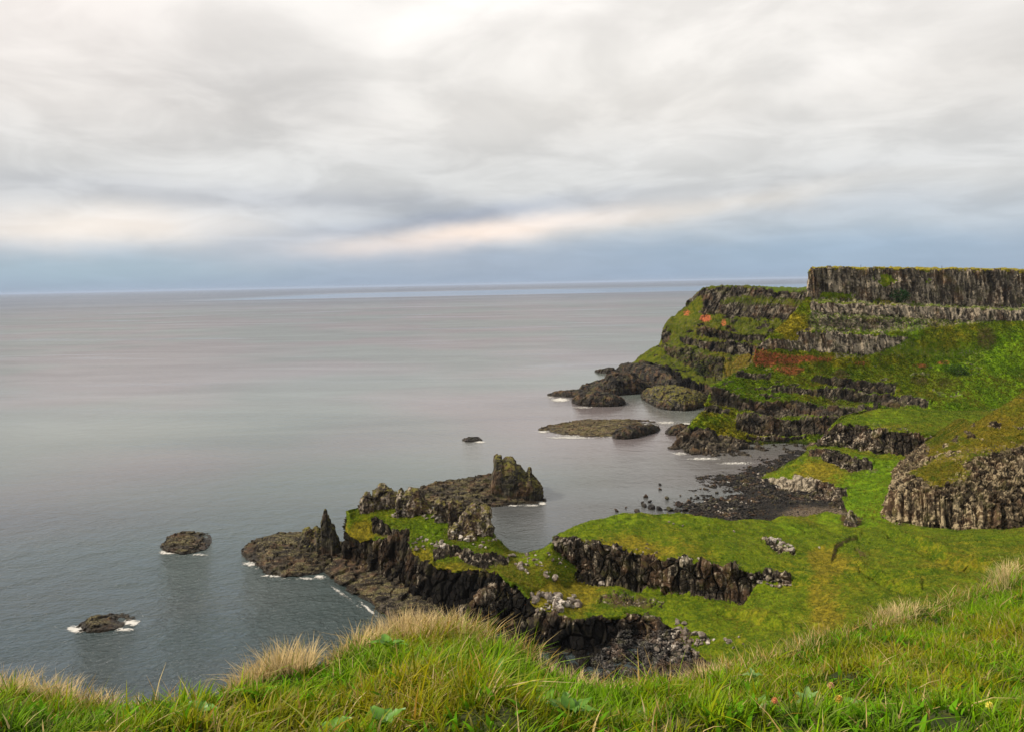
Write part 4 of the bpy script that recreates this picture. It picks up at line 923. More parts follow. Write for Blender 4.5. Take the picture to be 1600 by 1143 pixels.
# ---- surf
fv, fq, fa = [], [], []
def foam(cu, cv, ru, rv, s, rot=0.0):
    n, k = 14, 30
    base = sum(len(x) for x in fv)
    th = np.linspace(0, 2 * math.pi, k); rr = np.linspace(0, 1, n)
    P = []; A = []
    for r_ in rr:
        for t_ in th:
            x, y = ru * r_ * math.cos(t_), rv * r_ * math.sin(t_)
            p = PZ(cu + x * math.cos(rot) - y * math.sin(rot), cv + x * math.sin(rot) + y * math.cos(rot), .10); P.append(p); A.append((1 - r_ ** 2) * s)
    fv.append(np.array(P)); fq.append(grid_quads(n, k) + base); fa.append(np.array(A))
for a in ((262, 862, 24, 5, 1.0), (285, 868, 26, 3, .6), (120, 982, 22, 9, 1.05), (206, 972, 20, 8, 1.05), (165, 988, 50, 5, .5), (195, 983, 22, 6, .8),
          (875, 624, 22, 5, 1.0), (910, 636, 30, 3, .7), (860, 620, 14, 3, .7), (900, 680, 50, 4, .8), (945, 679, 40, 7, .8), (985, 672, 40, 8, .9), (1010, 664, 22, 5, 1.0), (850, 674, 18, 3, .9), (1075, 663, 26, 5, 1.1),
          (1060, 676, 30, 5, .5), (500, 901, 12, 5, 1.0), (848, 786, 10, 4, 1.0), (800, 789, 50, 2.5, .75), (750, 690, 14, 2.5, .9), (1062, 708, 20, 4, .8), (1100, 716, 40, 4, .8), (1150, 723, 50, 3.5, .8), (1205, 735, 30, 5, .6),
          (400, 886, 22, 5, .5), (445, 903, 46, 3, .5), (545, 935, 46, 5, .55, .62), (1140, 752, 26, 5, .8), (1160, 762, 24, 4, .7), (1000, 612, 36, 3, .9), (1010, 593, 22, 2.5, .9), (1055, 642, 40, 2.5, .5), (990, 780, 50, 8, .28), (392, 880, 26, 6, .8), (425, 899, 30, 4, .8), (478, 903, 26, 3, .8), (530, 924, 30, 4, .75, .6), (575, 950, 34, 4, .75, .7), (310, 866, 24, 3, .8), (890, 683, 60, 3, .9), (1040, 660, 30, 4, .8), (690, 791, 30, 2.5, .7), (830, 789, 22, 2.5, .9), (930, 795, 40, 6, .25)):
    foam(*a)
A = np.concatenate(fa)
me = np_mesh('sea_foam', np.concatenate(fv), np.concatenate(fq), smooth=True, colors={'mask_a': np.repeat(A[:, None], 3, 1)})
tag(link('sea_foam', me, foam_mat()), 'white surf washing round the skerries and along the shore', 'foam', kind='stuff')

# ================================================================== SHRUBS AND POSTS
M_LEAF = blade_mat('shrub_leaf', .2)
def shrub(u, v, ru, rv, label, col, n=900):
    h = hit(u, v + rv * .4)
    base = np.array(h[0]); s = h[1] / FPX
    r = np.random.default_rng(int(u))
    d = r.normal(size=(n, 3)); d /= np.linalg.norm(d, axis=1)[:, None]
    q = d * (.55 + .5 * r.random((n, 1))) * (1 + .35 * perlin(d * 2.3 + u)[:, None])
    c = base + q * np.array([ru * s, ru * s * .55, rv * s]) + np.array([0, 0, rv * s * .4])
    a = r.normal(size=(n, 3)); a /= np.linalg.norm(a, axis=1)[:, None]
    b = np.cross(a, r.normal(size=(n, 3))); b /= np.linalg.norm(b, axis=1)[:, None]
    w = r.uniform(.25, .6, (n, 1))
    V = np.stack([c - a * w, c - b * w * .6, c + a * w, c + b * w * .6], 1).reshape(-1, 3)
    F = np.arange(4 * n).reshape(n, 4)
    tint = np.array(col) * r.uniform(.6, 1.35, (n, 1))
    o = empty('shrub', base); tag(o, label, 'shrub')
    me = np_mesh('foliage', V - base, F, smooth=False, colors={'tint': np.repeat(tint, 4, 0)})
    link('foliage', me, M_LEAF, o)
    ns = 7; vs, fs = [], []
    for k in range(ns):
        e = np.array([r.uniform(-.6, .6) * ru * s, r.uniform(-.3, .3) * ru * s, r.uniform(.2, .8) * rv * s])
        st = np.array([e[0] * .2, e[1] * .2, -.6])
        i0 = len(vs)
        for cpt, w_ in ((st, .16), (e, .05)):
            for dx, dy in ((-1, -1), (1, -1), (1, 1), (-1, 1)): vs.append(cpt + np.array([dx * w_, dy * w_, 0]))
        for j in range(4): fs.append((i0 + j, i0 + (j + 1) % 4, i0 + 4 + (j + 1) % 4, i0 + 4 + j))
    link('stems', np_mesh('stems', np.array(vs), np.array(fs), smooth=False), simple_mat('shrub_wood', (.05, .035, .025), (.09, .07, .05), 3), o)
shrub(1405, 462, 15, 9, 'round dark green shrub clinging to the columns of the upper cliff', (.022, .055, .016))
shrub(1496, 580, 15, 9, 'round mid green shrub on the grass slope below the columns', (.045, .09, .014))
M_POST = simple_mat('post_wood', (.05, .045, .04), (.10, .09, .08), 4)
def post(u, v, d, label):
    p = PD(u, v, d); r = .13; hh = 1.7
    vs, fs = [], []
    for z, s in ((-.8, 1), (hh - .12, .95), (hh, .5)):
        for k in range(8): vs.append((r * s * math.cos(k * .785), r * s * math.sin(k * .785), z))
    for j in range(2):
        for k in range(8): fs.append((j * 8 + k, j * 8 + (k + 1) % 8, j * 8 + 8 + (k + 1) % 8, j * 8 + 8 + k))
    o = link('fence_post', np_mesh('fence_post', np.array(vs), np.array(fs), smooth=False), M_POST)
    o.location = p; tag(o, label, 'post', 'posts along the cliff tops')
post(1345, 417.8, 475, 'thin dark post on the main cliff top above the upper shrub, nearer its seaward corner')
post(1471.5, 419.2, 488, 'thin dark post on the main cliff top, inland of the upper shrub')
post(1169, 447.3, 705, 'tiny dark post on the rim of the far headland')

# ================================================================== FOREGROUND BANK
CE = np.array([(-200, 1088, 4.4), (0, 1096, 4.0), (100, 1104, 3.9), (200, 1114, 3.7), (290, 1124, 3.6), (340, 1102, 3.8), (400, 1066, 4.2), (450, 1050, 4.5), (500, 1050, 4.7), (560, 1014, 5.2), (620, 992, 5.6), (700, 992, 5.7), (760, 1002, 5.5), (820, 1036, 5.0), (880, 1066, 4.6), (950, 1086, 4.4), (1020, 1084, 4.5), (1090, 1064, 4.9), (1150, 1048, 5.2), (1220, 1026, 5.7), (1300, 994, 6.5), (1380, 966, 7.2), (1450, 952, 7.8), (1520, 924, 8.6), (1560, 900, 9.2), (1600, 884, 9.8), (1800, 780, 13)], float)
NU, NS = 260, 70
uu = np.linspace(-190, 1790, NU)
kern = np.hanning(9); kern /= kern.sum()
ve = np.interp(uu, CE[:, 0], CE[:, 1]); de = np.interp(uu, CE[:, 0], CE[:, 2])
ve = np.convolve(np.pad(ve, 4, 'edge'), kern, 'valid'); de = np.convolve(np.pad(de, 4, 'edge'), kern, 'valid')
ss_ = np.linspace(-1.2, 1.0, NS)
G = np.zeros((NS, NU, 3))
for j in range(NU):
    v0 = 1150.0; d0 = 2.55
    r0 = ray(uu[j], v0); z0 = H + r0[2] / r0[1] * d0
    re_ = ray(uu[j], ve[j]); ze = H + re_[2] / re_[1] * de[j]
    for i, s in enumerate(ss_):
        v = v0 + (ve[j] - v0) * s if s >= 0 else v0 - s * 420
        r = ray(uu[j], v); k = -r[2] / r[1]
        z = z0 + (ze - z0) * (max(s, 0) ** 1.25) if s >= 0 else z0
        G[i, j] = CAM + np.array([r[0] / r[1], 1, -k]) * ((H - z) / k)
G[..., 2] += (.15 * fbm(G / .75, 2) + .05 * perlin(G / .22)) * np.clip(1.15 - np.abs(ss_)[:, None] ** 3, .25, 1)
sk = []
for off, dz in ((.25, -.12), (.6, -.5), (1.2, -1.8), (3, -8), (9, -30), (26, -62), (60, -84)):
    row = G[-1].copy(); dirh = row[:, :2] / np.linalg.norm(row[:, :2], axis=1)[:, None]
    row[:, :2] += dirh * off; row[:, 2] += dz; sk.append(row)
GG = np.concatenate([G, np.array(sk)])
qb = grid_quads(*GG.shape[:2])
me = np_mesh('grass_bank', GG.reshape(-1, 3), qb, smooth=True)
if me.polygons[NU * 20].normal.z < 0: me.flip_normals()
M_SOIL = simple_mat('bank_turf', (.016, .026, .004), (.05, .055, .010), 9, .95, .5)
link('grass_bank', me, M_SOIL)['kind'] = 'structure'

gi = np.linspace(0, NS - 1, NS)
def bank_at(s, u):
    fi = np.clip((s - ss_[0]) / (ss_[-1] - ss_[0]) * (NS - 1), 0, NS - 1.001); fj = np.clip((u - uu[0]) / (uu[-1] - uu[0]) * (NU - 1), 0, NU - 1.001)
    i = fi.astype(int); j = fj.astype(int); a = (fi - i)[:, None]; b = (fj - j)[:, None]
    return (G[i, j] * (1 - a) + G[i + 1, j] * a) * (1 - b) + (G[i, j + 1] * (1 - a) + G[i + 1, j + 1] * a) * b
area = np.linalg.norm(np.cross(G[1:, :-1] - G[:-1, :-1], G[:-1, 1:] - G[:-1, :-1]), axis=2)
area[ss_[:-1] < -.22] = 0
area[:, (uu[:-1] < -60) | (uu[:-1] > 1660)] *= .5
prob = (area / area.sum()).ravel()
TOTAL = area.sum()
print('bank area', TOTAL)

def blades(root, length, width, lean, ang, tint, levels=4, tipdry=None, droop=.35):
    n = len(root)
    t = np.linspace(0, 1, levels)[None, :, None]
    dirv = np.stack([np.cos(ang), np.sin(ang), np.zeros(n)], 1)[:, None, :]
    Lh = length[:, None, None]; le = lean[:, None, None]
    up = np.array([0, 0, 1.0])[None, None]
    ctr = root[:, None, :] + up * Lh * (t - droop * le * t ** 2) + dirv * Lh * le * t ** 1.7
    r = np.random.default_rng(n)
    pa = ang + math.pi / 2 + r.normal(0, .5, n)
    side = np.stack([np.cos(pa), np.sin(pa), np.zeros(n)], 1)[:, None, :]
    wt = width[:, None, None] * np.array([.8, 1.0, .62, .06] if levels == 4 else [.8, 1, .9, .55, .05])[None, :, None] * .5
    V = np.stack([ctr - side * wt, ctr + side * wt], 2).reshape(-1, 3)
    k = levels * 2
    b = (np.arange(n) * k)[:, None, None]
    f = np.array([[2 * i, 2 * i + 1, 2 * i + 3, 2 * i + 2] for i in range(levels - 1)])[None]
    F = (b + f).reshape(-1, 4)
    T = np.repeat(tint[:, None, :], levels, 1)
    if tipdry is not None:
        w = (np.linspace(0, 1, levels) ** 2)[None, :, None] * tipdry[:, None, None]
        T = T * (1 - w) + np.array([.42, .34, .17])[None, None] * w
    T = np.repeat(T, 2, 1).reshape(-1, 3)
    return V, F, T

def sample(n):
    c = rng.choice(len(prob), n, p=prob)
    i, j = np.divmod(c, NU - 1)
    s = ss_[i] + rng.random(n) * (ss_[1] - ss_[0]); u = uu[j] + rng.random(n) * (uu[1] - uu[0])
    return s, u
M_BLADE = blade_mat('grass_blade', .28)
n = 210000
s, u = sample(n)
root = bank_at(s, u)
cl = fbm(root / .35 + 3, 2); cl2 = fbm(root / 1.1 + 30, 2); cl3 = fbm(root / .16 + 60, 2)
keep = (cl3 + .5 * cl + .18 * rng.normal(size=n)) > -.26
root, s, u, cl, cl2, cl3 = root[keep], s[keep], u[keep], cl[keep], cl2[keep], cl3[keep]; n = len(root)
green = np.array([.135, .275, .002]); deep = np.array([.020, .056, .001]); yel = np.array([.26, .225, .004]); straw = np.array([.50, .40, .19]); gold = np.array([.30, .17, .02])
rim = sstep(.86, 1.0, s + .05 * cl)
tint = deep + (green - deep) * np.clip(.42 + 1.5 * cl + 1.2 * cl3 + .3 * rng.normal(size=n), 0, 1.3)[:, None]
wy = np.clip(.16 + 1.2 * cl2 + .5 * cl3 + .22 * rng.normal(size=n), 0, 1)[:, None]
tint = tint * (1 - wy) + yel * wy
ws = (rng.random(n) < (.03 + .14 * np.clip(cl2, 0, 1) + .5 * rim * (u < 1150) + .3 * rim * (u >= 1150)))
tint[ws] = (straw + (gold - straw) * rng.random((n, 1)))[ws]
tint *= rng.uniform(.6, 1.3, (n, 1))
ln = rng.gamma(6, 1 / 6, n) * (.058 + .075 * np.clip(.6 * cl + .6 * cl3, -.45, .9)) * (1 + .45 * rim)
tall = np.exp(-((u - 740) / 110) ** 2)
ln *= 1 + .6 * tall * sstep(-.2, .25, cl + .2)
ln[ws] *= 1.2
lean = np.clip(rng.gamma(3, .25, n), .1, 1.4)
ang = 2.6 * fbm(root / .45 + 80, 2) + rng.normal(0, 1.5, n) + .4
nl = 9000
sl, ul = sample(nl); rl = bank_at(sl, ul); kl = fbm(rl / .4 + 140, 2) + .2 * rng.normal(size=nl) > .08
rl = rl[kl]; nl = len(rl)
tl = np.array([.10, .25, .006]) * rng.uniform(.55, 1.35, (nl, 1))
LV, LF, LT = blades(rl + np.array([0, 0, .012]), rng.uniform(.035, .085, nl), rng.uniform(.012, .026, nl), rng.uniform(.3, 1.3, nl), rng.uniform(0, 6.28, nl), tl)
V, F, T = blades(root - np.array([0, 0, .01]), np.clip(ln, .03, .30), rng.uniform(.0035, .0100, n), lean, ang, tint, tipdry=np.clip(rng.normal(.02, .25, n), 0, .8))
F = np.concatenate([F, LF + len(V)]); V = np.concatenate([V, LV]); T = np.concatenate([T, LT])
tag(link('grass', np_mesh('grass', V, F, smooth=True, colors={'tint': T}), M_BLADE), 'thick green and straw grass covering the near bank', 'grass', kind='stuff')

# ---- coarse turf on the slopes below, too fine to count
tv, tf, tt_ = [], [], []
for Pp, dr, lu, hh in TUFTS:
    k = len(Pp); nb_ = 4
    Pp = np.repeat(Pp, nb_, 0); dr = np.repeat(dr, nb_); lu = np.repeat(lu, nb_); kk = len(Pp)
    a = rng.uniform(0, 6.283, kk); b_ = a + 1.57 + rng.normal(0, .4, kk)
    h_ = hh * rng.gamma(5, .2, kk); w_ = h_ * rng.uniform(.16, .34, kk)
    Pp = Pp + np.stack([np.cos(a), np.sin(a), 0 * a], 1) * (hh * .3) - np.array([0, 0, hh * .12])
    sd_ = np.stack([np.cos(b_), np.sin(b_), 0 * a], 1) * w_[:, None] * .5
    tp = Pp + np.stack([np.cos(a) * h_ * .7, np.sin(a) * h_ * .7, h_ * .62], 1)
    base = sum(len(x_) for x_ in tv)
    tv.append(np.stack([Pp - sd_, Pp + sd_, tp], 1).reshape(-1, 3)); tf.append(np.arange(kk * 3).reshape(kk, 3) + base)
    nzb = fbm(Pp / 22, 3); nzs = fbm(Pp / 3.5 + 9, 3)
    mixd = np.clip(.30 + dr * .5 + 1.3 * nzb + .8 * nzs + .22 * rng.normal(size=kk), 0, 1)[:, None]
    mixl = np.clip(lu * .8 + .6 * nzs + .2 * rng.normal(size=kk), 0, 1)[:, None]
    c_ = np.array([.050, .088, .008]) * (1 - mixl) + np.array([.115, .215, .010]) * mixl
    c_ = c_ * (1 - mixd) + np.array([.165, .140, .018]) * mixd
    c_ = c_ * rng.uniform(.65, 1.35, (kk, 1))
    tt_.append(np.repeat(c_, 3, 0))
tag(link('turf', np_mesh('turf', np.concatenate(tv), np.concatenate(tf), smooth=False, colors={'tint': np.concatenate(tt_)}), M_BLADE), 'coarse tussocky turf growing over the spurs and cliff terraces', 'turf', kind='stuff')

# ---- pale dry tufts on the rim
M_DRY = blade_mat('dry_blade', .3)
def tuft(u0, s0, spread, n, l0, l1, label, seed, wind=0.0):
    r = np.random.default_rng(seed); n = int(n * .9)
    us_ = u0 + spread * np.clip(r.normal(0, 1, n), -1.6, 1.6); s_ = np.clip(s0 + .035 * np.clip(r.normal(0, 1, n), -1.5, 1.5), .6, 1)
    root = bank_at(s_, us_)
    ctr = bank_at(np.array([s0]), np.array([float(u0)]))[0]
    ang = np.arctan2(root[:, 1] - ctr[1] + .12, root[:, 0] - ctr[0] + wind) + r.normal(0, .8, n)
    t = np.array([.64, .49, .25]) * r.uniform(.7, 1.3, (n, 1)); g = r.random(n) < .08
    t[g] = np.array([.2, .2, .03])
    V, F, T = blades(root, r.uniform(l0, l1, n) * r.uniform(.6, 1, n), r.uniform(.0028, .005, n), np.clip(r.gamma(3, .17, n), .05, 1.2), ang, t, levels=5)
    o = link('grass_tuft', np_mesh('grass_tuft', V - ctr, F, smooth=True, colors={'tint': T}), M_DRY); o.location = ctr
    tag(o, label, 'grass tuft', 'dry grass tufts on the bank rim')
tuft(20, .95, 26, 420, 0.115, 0.234, 'straw coloured grass tuft at the far left end of the near bank rim', 1)
tuft(92, .97, 20, 300, 0.115, 0.234, 'straw coloured grass tuft just right of the leftmost rim tuft', 2)
tuft(165, .97, 22, 160, 0.086, 0.172, 'thin straw grass tuft in the low dip of the left bank rim', 3)
tuft(440, .97, 30, 800, 0.144, 0.281, 'big bleached grass tuft splaying out over the water on the left shoulder of the mound', 4, wind=-.1)
tuft(385, 1.0, 14, 260, 0.101, 0.218, 'small bleached grass tuft low on the left edge of the mound', 5, wind=-.2)
tuft(560, .98, 24, 360, 0.130, 0.250, 'bleached grass tuft between the big left tuft and the mound crest', 6)
tuft(640, .985, 28, 800, 0.144, 0.281, 'bleached grass tuft on the crest of the mound below the rock shelf', 7)
tuft(715, .985, 22, 360, 0.144, 0.281, 'thin bleached grass tuft on the right of the mound crest', 8)
tuft(900, .96, 34, 300, 0.086, 0.203, 'sparse straw tuft in the hollow right of the mound', 9)
tuft(1100, .96, 22, 420, 0.086, 0.187, 'curled straw tuft below the boulder fan', 10)
tuft(1395, .965, 22, 520, 0.115, 0.250, 'bleached straw tuft on the right hand bank rim', 11, wind=-.1)
tuft(1250, .97, 22, 160, 0.086, 0.187, 'thin yellowing tuft on the rim between the curled and the right hand tufts', 12)
tuft(1570, .95, 12, 420, 0.144, 0.312, 'tall yellow tuft at the far right edge of the bank', 13)

# ---- broad leaved plants and flowers
def leaf_mat(name, a, b):
    m, t, out = new_mat(name)
    P = t.new('ShaderNodeNewGeometry').outputs['Position']
    col = t.mix(t.rng(t.noise(P, 18, 3, .6), .35, .65), a, b)
    bs = t.new('ShaderNodeBsdfPrincipled'); t.put(bs.inputs['Base Color'], col); bs.inputs['Roughness'].default_value = .45
    tr = t.new('ShaderNodeBsdfTranslucent'); t.put(tr.inputs[0], col)
    mx = t.new('ShaderNodeMixShader'); mx.inputs[0].default_value = .3
    t.l.new(bs.outputs[0], mx.inputs[1]); t.l.new(tr.outputs[0], mx.inputs[2]); t.l.new(mx.outputs[0], out.inputs[0])
    return m
M_LF = leaf_mat('broad_leaf', (.085, .21, .012), (.14, .30, .02))
M_LF2 = leaf_mat('pale_broad_leaf', (.13, .25, .05), (.19, .32, .08))
def leaf_strip(L, W, el, az, bend, V, F, base):
    n, k = 8, 5
    i0 = len(V); d = np.array([math.cos(az), math.sin(az), 0]); sd = np.array([-math.sin(az), math.cos(az), 0])
    pos = np.array(base, float); e = el
    for i in range(n + 1):
        f = i / n
        w = W * (math.sin(math.pi * min(1, f * .92 + .08) ** .8) ** .9) * .5 + .0012
        for j in range(k):
            x = (j / (k - 1) - .5) * 2
            V.append(pos + sd * (x * w) + np.array([0, 0, 1.0]) * (abs(x) ** 1.5 * w * .35) + np.array([0, 0, .004 * math.sin(f * 19 + x * 2)]))
        pos = pos + (d * math.cos(e) + np.array([0, 0, math.sin(e)])) * (L / n); e -= bend / n
    for i in range(n):
        for j in range(k - 1): F.append((i0 + i * k + j, i0 + i * k + j + 1, i0 + (i + 1) * k + j + 1, i0 + (i + 1) * k + j))
def on_bank(u, v):
    j = int(np.clip((u - uu[0]) / (uu[1] - uu[0]), 0, NU - 1)); s = (1150 - v) / (1150 - ve[j])
    return bank_at(np.array([float(np.clip(s, -.3, 1))]), np.array([float(u)]))[0]
def plant(u, v, n, L, W, label, seed, mat=None, lift=.03):
    r = random.Random(seed); V, F = [], []
    for k in range(n):
        a = 6.283 * k / n + r.uniform(-.4, .4)
        leaf_strip(L * r.uniform(.7, 1.15), W * r.uniform(.8, 1.15), r.uniform(.75, 1.4), a, r.uniform(.7, 1.7), V, F, (0, 0, 0))
    o = link('broadleaf_plant', np_mesh('broadleaf_plant', np.array(V), np.array(F), smooth=True), mat or M_LF)
    o.location = on_bank(u, v) + np.array([0, 0, lift]); tag(o, label, 'plant')
plant(890, 1128, 12, 0.128, 0.047, 'lush clump of broad dark green leaves low in the middle of the bank', 1)
plant(852, 1108, 7, 0.119, 0.043, 'loose broad leaved plant above left of the lush dark clump', 2)
plant(608, 1030, 8, 0.145, 0.051, 'upright broad leaved plant near the top of the mound', 3, lift=.05)
plant(772, 1072, 6, 0.136, 0.047, 'broad leaved plant among tall grass right of the mound crest', 4)
plant(520, 1138, 6, 0.102, 0.047, 'broad rounded leaves low on the left of the mound', 5)
plant(600, 1146, 5, 0.093, 0.043, 'broad leaved plant at the bottom edge below the mound', 6)
plant(1010, 1112, 5, 0.076, 0.030, 'small broad leaved plant below the curled straw tuft', 7, M_LF2)
plant(1184, 1112, 6, 0.093, 0.043, 'plantain with pale upright leaves beside the orange flower heads', 8, M_LF2, .05)
plant(1262, 1112, 5, 0.093, 0.038, 'pale leaved plantain between the orange flower heads and the brown bud', 9, M_LF2, .05)
plant(1178, 1072, 4, 0.068, 0.030, 'small pale leaved plant above the plantain', 10, M_LF2, .06)
plant(318, 1140, 6, 0.076, 0.043, 'rounded leafy plant at the bottom left of the mound', 11)
plant(1325, 1104, 6, 0.068, 0.034, 'low leafy plant around the tall stemmed bud', 12, M_LF2, .06)
M_STEM = simple_mat('flower_stem', (.08, .13, .02), (.12, .17, .03), 40, .6, .1)
def flower(u, v, hgt, rad, ca, cb, label, seed, cat='flower', petals=0, bendx=.02):
    r = random.Random(seed)
    p = on_bank(u, v); o = empty('flower', p); tag(o, label, cat)
    vs, fs = [], []
    for i in range(6):
        f = i / 5; c = np.array([bendx * f * f, -.01 * f, hgt * f])
        for k in range(5): vs.append(c + np.array([.0022 * math.cos(k * 1.257), .0022 * math.sin(k * 1.257), 0]))
    for i in range(5):
        for k in range(5): fs.append((i * 5 + k, i * 5 + (k + 1) % 5, i * 5 + 5 + (k + 1) % 5, i * 5 + 5 + k))
    link('stem', np_mesh('stem', np.array(vs), np.array(fs), smooth=True), M_STEM, o)
    V, F = [], []; top = np.array([bendx, -.01, hgt])
    m = petals or 46
    for k in range(m):
        z = 1 - 1.6 * (k + .5) / m; a = k * 2.4; q = math.sqrt(max(0, 1 - z * z))
        dn = np.array([q * math.cos(a), q * math.sin(a), z]); sd = np.array([-math.sin(a), math.cos(a), 0])
        c = top + dn * rad * .55; i0 = len(V)
        V += [c - sd * rad * .22, c + sd * rad * .22, c + dn * rad * .6 + sd * rad * .16, c + dn * rad * .6 - sd * rad * .16]
        F.append((i0, i0 + 1, i0 + 2, i0 + 3))
    # solid centre
    i0 = len(V)
    for i in range(7):
        th = math.pi * i / 6
        for k in range(10): V.append(top + rad * .62 * np.array([math.sin(th) * math.cos(k * .6283), math.sin(th) * math.sin(k * .6283), math.cos(th)]))
    for i in range(6):
        for k in range(10): F.append((i0 + i * 10 + k, i0 + i * 10 + (k + 1) % 10, i0 + i * 10 + 10 + (k + 1) % 10, i0 + i * 10 + 10 + k))
    link('flower_head', np_mesh('flower_head', np.array(V), np.array(F), smooth=False), simple_mat('petals', ca, cb, 90, .6, .2), o)
flower(1170, 1128, .09, .012, (.60, .10, .02), (.75, .20, .04), 'bright orange red flower head beside the plantain, leftmost of the flowers', 1)
flower(1200, 1136, .07, .011, (.50, .16, .07), (.62, .26, .10), 'faded salmon flower head below right of the plantain', 2)
flower(1306, 1112, .15, .013, (.42, .20, .10), (.60, .34, .18), 'pinkish brown bud on a tall bare stem', 3, bendx=-.03)
flower(1300, 1128, .09, .015, (.36, .20, .03), (.55, .34, .05), 'brown and yellow seed head under the tall stemmed bud', 4)
flower(1533, 1136, .07, .012, (.60, .52, .06), (.75, .68, .12), 'pale yellow flower at the bottom right of the bank', 5)

# ================================================================== SKY, SUN, CAMERA
W = bpy.data.worlds.new('World'); bpy.context.scene.world = W; W.use_nodes = True
t = NT(W.node_tree); t.n.clear()
out = t.new('ShaderNodeOutputWorld'); bg = t.new('ShaderNodeBackground'); t.l.new(bg.outputs[0], out.inputs[0])
SUN_AZ, SUN_EL = math.radians(-95), math.radians(41)
STR = .10
sky = t.new('ShaderNodeTexSky', sky_type='NISHITA'); sky.sun_disc = False
sky.sun_elevation = SUN_EL; sky.sun_rotation = SUN_AZ
co = t.new('ShaderNodeTexCoord').outputs['Generated']
x, y, z = t.sep(t.vm('NORMALIZE', co))
az = t.m('ARCTAN2', x, y); el = t.m('ARCSINE', z)
zc = t.m('ADD', t.m('MAXIMUM', z, 0.0), .16)
q = t.comb(t.m('DIVIDE', x, zc), t.m('DIVIDE', y, zc), 0.0)
n1 = t.noise(q, .75, 6, .52, .4); n2 = t.noise(q, 2.0, 5, .55, .5)
n3 = t.noise(t.comb(az, t.m('MULTIPLY', el, 2.1), 3.3), 3.6, 6, .52, .5)
nd = t.noise(t.comb(az, t.m('MULTIPLY', el, 2.0), 8.0), 6, 4, .55)
elw = t.m('ADD', el, t.m('MULTIPLY', t.m('SUBTRACT', nd, .5), .03))
azw = t.m('ADD', az, t.m('MULTIPLY', t.m('SUBTRACT', n3, .5), .2))
cr = t.new('ShaderNodeValToRGB'); cr.color_ramp.interpolation = 'EASE'
E = cr.color_ramp.elements
stops = [(0.0, (.36, .44, .56)), (.03, (.42, .485, .59)), (.07, (.56, .60, .65)), (.12, (.72, .72, .71)), (.22, (.865, .83, .785)), (.34, (.93, .89, .845)), (.55, (.86, .845, .82)), (1.0, (.88, .865, .84))]
E[0].position = 0; E[0].color = (*stops[0][1], 1); E[1].position = 1; E[1].color = (*stops[-1][1], 1)
for p_, c_ in stops[1:-1]:
    e_ = E.new(p_); e_.color = (*c_, 1)
t.put(cr.inputs[0], elw)
bri = t.m('ADD', t.m('MULTIPLY', t.m('SUBTRACT', n1, .5), .40), t.m('MULTIPLY', t.m('SUBTRACT', t.rng(n2, .36, .64), .5), .17))
bri = t.m('ADD', bri, t.m('MULTIPLY', t.m('SUBTRACT', n3, .5), .48))
bri = t.m('MULTIPLY', bri, t.rng(el, .0, .12, .25, 1))
col = t.vm('SCALE', cr.outputs[0], t.m('ADD', 1.0, bri))
def blob(u, v, ru, rv, rot, rgb, col):
    a0 = math.atan((u - 800) / FPX); e0 = (443 - .02 * (u - 800) - v) / FPX
    da = t.m('SUBTRACT', azw, a0); de_ = t.m('SUBTRACT', elw, e0)
    c, s = math.cos(rot), math.sin(rot)
    p1 = t.m('ADD', t.m('MULTIPLY', da, c), t.m('MULTIPLY', de_, s)); p2 = t.m('SUBTRACT', t.m('MULTIPLY', de_, c), t.m('MULTIPLY', da, s))
    k = t.m('ADD', t.m('POWER', t.m('ABSOLUTE', t.m('DIVIDE', p1, ru / FPX)), 2.0), t.m('POWER', t.m('ABSOLUTE', t.m('DIVIDE', p2, rv / FPX)), 2.0))
    w = t.m('EXPONENT', t.m('MULTIPLY', k, -1.0))
    return t.vm('ADD', col, t.vm('SCALE', t.comb(*rgb), w))
col = blob(735, 367, 210, 17, .10, (.50, .31, .16), col)       # thin lit gap
col = blob(1050, 335, 220, 18, .12, (.20, .15, .09), col)
col = blob(160, 368, 230, 28, .02, (.42, .30, .18), col)
col = blob(400, 318, 420, 20, -.03, (-.15, -.135, -.095), col)   # grey roll above the gap
col = blob(700, 345, 220, 14, .12, (-.16, -.145, -.10), col)
col = blob(1150, 300, 260, 16, .06, (-.07, -.06, -.04), col)
col = blob(450, 180, 260, 70, 0, (-.10, -.09, -.075), col)
col = blob(1250, 165, 90, 60, 0, (-.12, -.11, -.10), col)
col = blob(1480, 110, 260, 50, .25, (.13, .125, .12), col)
col = blob(900, 130, 360, 90, .05, (.09, .088, .08), col)
col = blob(80, 60, 200, 160, 0, (.10, .07, .06), col)
col = blob(1600, 20, 170, 40, 0, (-.10, -.10, -.09), col)
col = blob(1300, 395, 420, 40, 0, (-.05, .00, .03), col)
col = blob(150, 425, 300, 26, 0, (-.03, .02, .01), col)
fin = t.mix(.94, sky.outputs[0], t.vm('SCALE', col, 1 / STR))
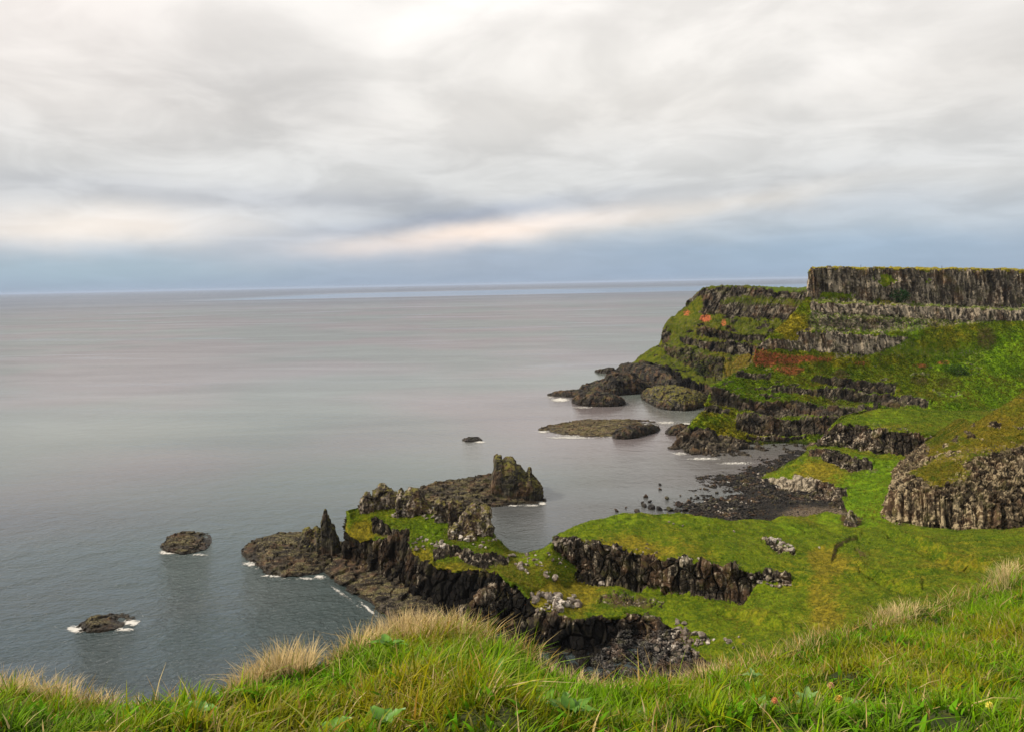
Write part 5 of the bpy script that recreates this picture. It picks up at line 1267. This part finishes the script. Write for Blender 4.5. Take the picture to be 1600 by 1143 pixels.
t.put(bg.inputs[0], fin); bg.inputs[1].default_value = STR

sd = bpy.data.lights.new('sun', 'SUN'); sd.energy = 4.7; sd.angle = math.radians(6); sd.color = (1, .90, .75)
so_ = bpy.data.objects.new('sun', sd); C.objects.link(so_)
dv = Vector((math.sin(SUN_AZ) * math.cos(SUN_EL), math.cos(SUN_AZ) * math.cos(SUN_EL), math.sin(SUN_EL)))
so_.rotation_euler = dv.to_track_quat('Z', 'Y').to_euler(); so_.location = (0, 0, 300)

cd = bpy.data.cameras.new('camera'); co_ = bpy.data.objects.new('camera', cd); C.objects.link(co_)
cd.sensor_width = 36; cd.lens = 36 * FPX / 1600; cd.clip_start = .1; cd.clip_end = 500000
co_.matrix_world = Matrix(((RT[0], UP[0], -FWD[0], 0), (RT[1], UP[1], -FWD[1], 0), (RT[2], UP[2], -FWD[2], H), (0, 0, 0, 1)))
hz = 215000.0
hv = [(x_ * hz, y_ * hz, z_) for z_ in (-6.0, 135.0) for x_, y_ in ((-1, -1), (1, -1), (1, 1), (-1, 1))]
hm = bpy.data.meshes.new('haze'); hm.from_pydata(hv, [], [(0, 3, 2, 1), (4, 5, 6, 7), (0, 1, 5, 4), (1, 2, 6, 5), (2, 3, 7, 6), (3, 0, 4, 7)])
mh, th_, oh = new_mat('sea_haze')
pv = th_.new('ShaderNodeVolumePrincipled'); pv.inputs['Color'].default_value = (.58, .70, .92, 1); pv.inputs['Density'].default_value = 2.2e-5
th_.l.new(pv.outputs[0], oh.inputs['Volume'])
tag(link('haze', hm, mh), 'thin pale sea haze softening the horizon', 'haze', kind='stuff')
sc = bpy.context.scene; sc.camera = co_
sc.view_settings.view_transform = 'Standard'; sc.view_settings.look = 'None'; sc.view_settings.exposure = 0; sc.view_settings.gamma = 1
sc.cycles.sample_clamp_direct = 4; sc.cycles.sample_clamp_indirect = 3; sc.cycles.max_bounces = 6; sc.cycles.diffuse_bounces = 3; sc.cycles.glossy_bounces = 3; sc.cycles.transparent_max_bounces = 12
